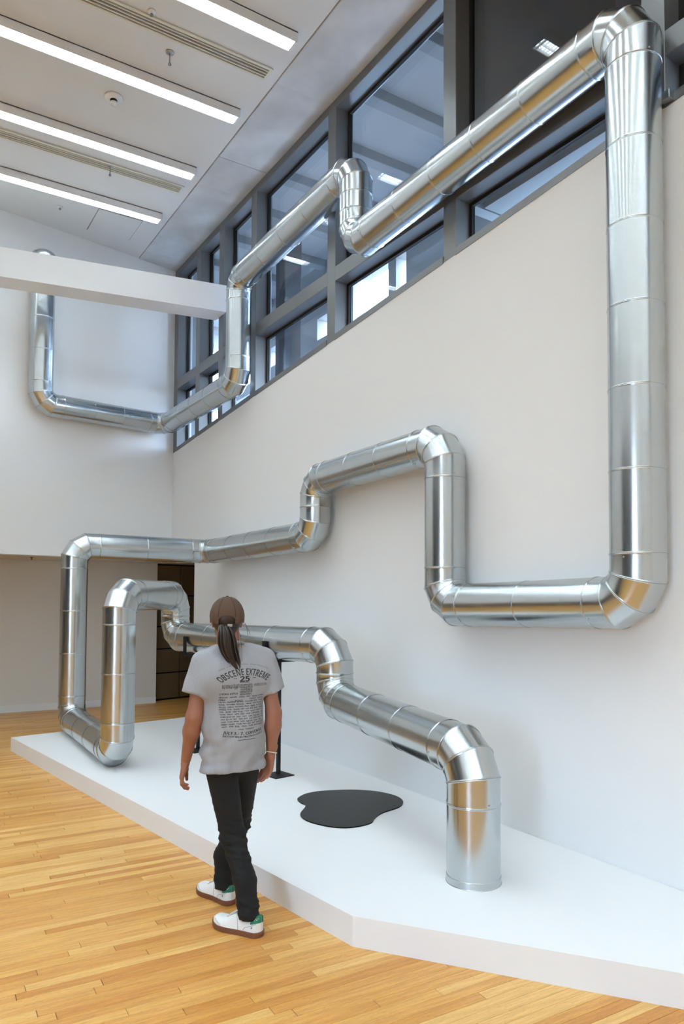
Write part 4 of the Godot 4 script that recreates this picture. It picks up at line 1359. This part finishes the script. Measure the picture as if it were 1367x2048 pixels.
# a low white trainer; at = back of the heel on the floor, dir = towards the toe
func shoe(t: Node3D, called: String, at: Vector3, dir: Vector3, side: float) -> void:
	var L := 0.302
	var fz := dir.normalized()
	var sx := fz.cross(Vector3.UP).normalized()
	var bs := Basis(sx, Vector3.UP, fz)     # x across, y up, z towards the toe
	var sh := part_node(called, t)
	var W := func(s: float) -> float:       # half width along the shoe
		var w := 0.034 + 0.008 * smoothstep(0.0, 0.15, s) + 0.010 * smoothstep(0.35, 0.72, s)
		var e := 1.0
		if s < 0.10: e = sqrt(maxf(0.0, 1.0 - pow((0.10 - s) / 0.10, 2.0)))
		if s > 0.74: e = sqrt(maxf(0.0, 1.0 - pow((s - 0.74) / 0.26, 2.2)))
		return w * e
	var mid := func(s: float) -> float: return -side * 0.010 * smoothstep(0.45, 1.0, s)     # the toe bends inwards
	# sole
	var prof := [[0.0, 0.965], [0.003, 0.995], [0.024, 1.005], [0.028, 0.99]]
	var rr := []
	var outl := []
	for i in 48:
		var a := TAU * i / 48.0
		var s := 0.5 - 0.5 * cos(a)
		outl.append([s, (1.0 if a < PI else -1.0)])
	for q in prof:
		var ring := PackedVector3Array()
		for i in 48:
			var s: float = outl[i][0]
			var x: float = mid.call(s) - outl[i][1] * (W.call(s) + 0.002) * q[1]
			var lift := 0.010 * pow(maxf(0.0, (s - 0.75) / 0.25), 2.0)
			ring.append(at + bs * Vector3(x, q[0] + lift, (s - 0.5) * L * (q[1]) + 0.5 * L))
		rr.append(ring)
	obj("sole", MB.new().rings(rr, true, true, true), M.gum, sh)
	# upper: arched sections from heel to toe
	var H := func(s: float) -> float:
		var h := lerpf(0.104, 0.088, smoothstep(0.0, 0.22, s))
		h = lerpf(h, 0.106, smoothstep(0.22, 0.40, s))
		h = lerpf(h, 0.060, smoothstep(0.40, 0.80, s))
		return h * (1.0 if s < 0.86 else sqrt(maxf(0.02, 1.0 - 0.72 * pow((s - 0.86) / 0.14, 2.0))))
	var sect := func(s: float, grow: float, a: float) -> Vector3:
		var w: float = W.call(s)
		var h: float = H.call(s)
		var ex := 0.62 if s < 0.35 else 0.80
		var c := cos(a)
		var x := signf(c) * pow(absf(c), ex) * (w + grow)
		var y := 0.026 + pow(maxf(0.0, sin(a)), 0.75) * (h - 0.026 + grow)
		var narrow := 1.0 - 0.22 * clampf((y - 0.03) / 0.08, 0.0, 1.0)
		return at + bs * Vector3(mid.call(s) + x * narrow, y + 0.010 * pow(maxf(0.0, (s - 0.75) / 0.25), 2.0), 0.004 + s * (L - 0.010))
	var up := []
	for i in 33:
		var s := 0.004 + 0.992 * i / 32.0
		var row := PackedVector3Array()
		for j in 21:
			row.append(sect.call(s, 0.0, PI - PI * j / 20.0))
		up.append(row)
	var um := MB.new().rings(up, false)
	um.fan(up[0], false)                                        # close the back of the heel
	obj("upper", um, M.leather, sh)
	# overlays with their stitched edges
	var patch := func(s0: float, s1: float, a0: float, a1: float, grow: float) -> MB:
		var pr := []
		for i in 9:
			var row := PackedVector3Array()
			for j in 9:
				row.append(sect.call(lerpf(s0, s1, i / 8.0), grow, lerpf(a1, a0, j / 8.0)))
			pr.append(row)
		return MB.new().rings(pr, false)
	var tab: MB = patch.call(0.003, 0.17, 0.50, PI - 0.50, 0.0022)
	var tb := PackedVector3Array()
	for j in 9: tb.append(sect.call(0.003, 0.0022, lerpf(PI - 0.50, 0.50, j / 8.0)) - fz * 0.002)
	tab.fan(tb, false)
	obj("heel_tab", tab, M.green, sh)
	for sgn in [0, 1]:
		var line := []
		for i in 12:                                             # heel counter
			var u := i / 11.0
			var a := lerpf(0.03, 0.48, sqrt(u))
			line.append(sect.call(lerpf(0.30, 0.06, u), 0.001, a if sgn == 0 else PI - a))
		obj("stitching", MB.new().tube(line, 0.0011, 5), M.stitch, sh)
		line = []
		for i in 10:                                             # quarter seam
			var u := i / 9.0
			var a := lerpf(0.03, 1.12, u)
			line.append(sect.call(lerpf(0.40, 0.47, u), 0.001, a if sgn == 0 else PI - a))
		obj("stitching", MB.new().tube(line, 0.0010, 5), M.stitch, sh)
		line = []
		for i in 10:                                             # eyestay
			var u := i / 9.0
			line.append(sect.call(lerpf(0.38, 0.68, u), 0.001, lerpf(1.08, 1.2, u) if sgn == 0 else PI - lerpf(1.08, 1.2, u)))
		obj("stitching", MB.new().tube(line, 0.0012, 5), M.stitch, sh)
	var toe := []
	for i in 19:                                                # toe guard
		var u := i / 18.0
		var a := lerpf(0.05, PI - 0.05, u)
		toe.append(sect.call(0.74 + 0.17 * sin(a), 0.001, lerpf(0.04, 0.62, sin(a)) if u < 0.5 else PI - lerpf(0.04, 0.62, sin(a))))
	obj("toe_seam", MB.new().tube(toe, 0.0012, 5), M.stitch, sh)
	# laces
	for i in 5:
		var s := lerpf(0.42, 0.62, i / 4.0)
		var ln := []
		for j in 9:
			var a := lerpf(1.16, PI - 1.16, j / 8.0)
			ln.append(sect.call(s + 0.02 * (j / 8.0 - 0.5), 0.004, a))
		obj("lace", MB.new().tube(ln, 0.0032, 6), M.lace, sh)
	var kn: Vector3 = sect.call(0.42, 0.008, PI / 2)
	for s in [-1.0, 1.0]:
		obj("lace", MB.new().tube([kn, kn + bs * Vector3(s * 0.018, 0.010, -0.004), kn + bs * Vector3(s * 0.036, 0.002, 0.006), kn + bs * Vector3(s * 0.030, -0.008, 0.014), kn + bs * Vector3(s * 0.008, 0.0, 0.006)], 0.0028, 6), M.lace, sh)
	# script on the heel tab and the little bird mark on the heel's side
	for sgn in [0, 1]:
		var scr := []
		for i in 22:
			var u := i / 21.0
			var a := 0.86 + 0.10 * sin(u * 16.0)
			scr.append(sect.call(lerpf(0.03, 0.13, u), 0.0032, a if sgn == 0 else PI - a))
		obj("heel_script", MB.new().tube(scr, 0.0009, 5), M.lace, sh)
		var mk := []
		for q in [[0.13, 0.20], [0.125, 0.27], [0.135, 0.31], [0.142, 0.26], [0.14, 0.20]]:
			mk.append(sect.call(q[0], 0.0016, q[1] if sgn == 0 else PI - q[1]))
		obj("side_mark", MB.new().tube(mk, 0.0012, 5), M.green, sh)
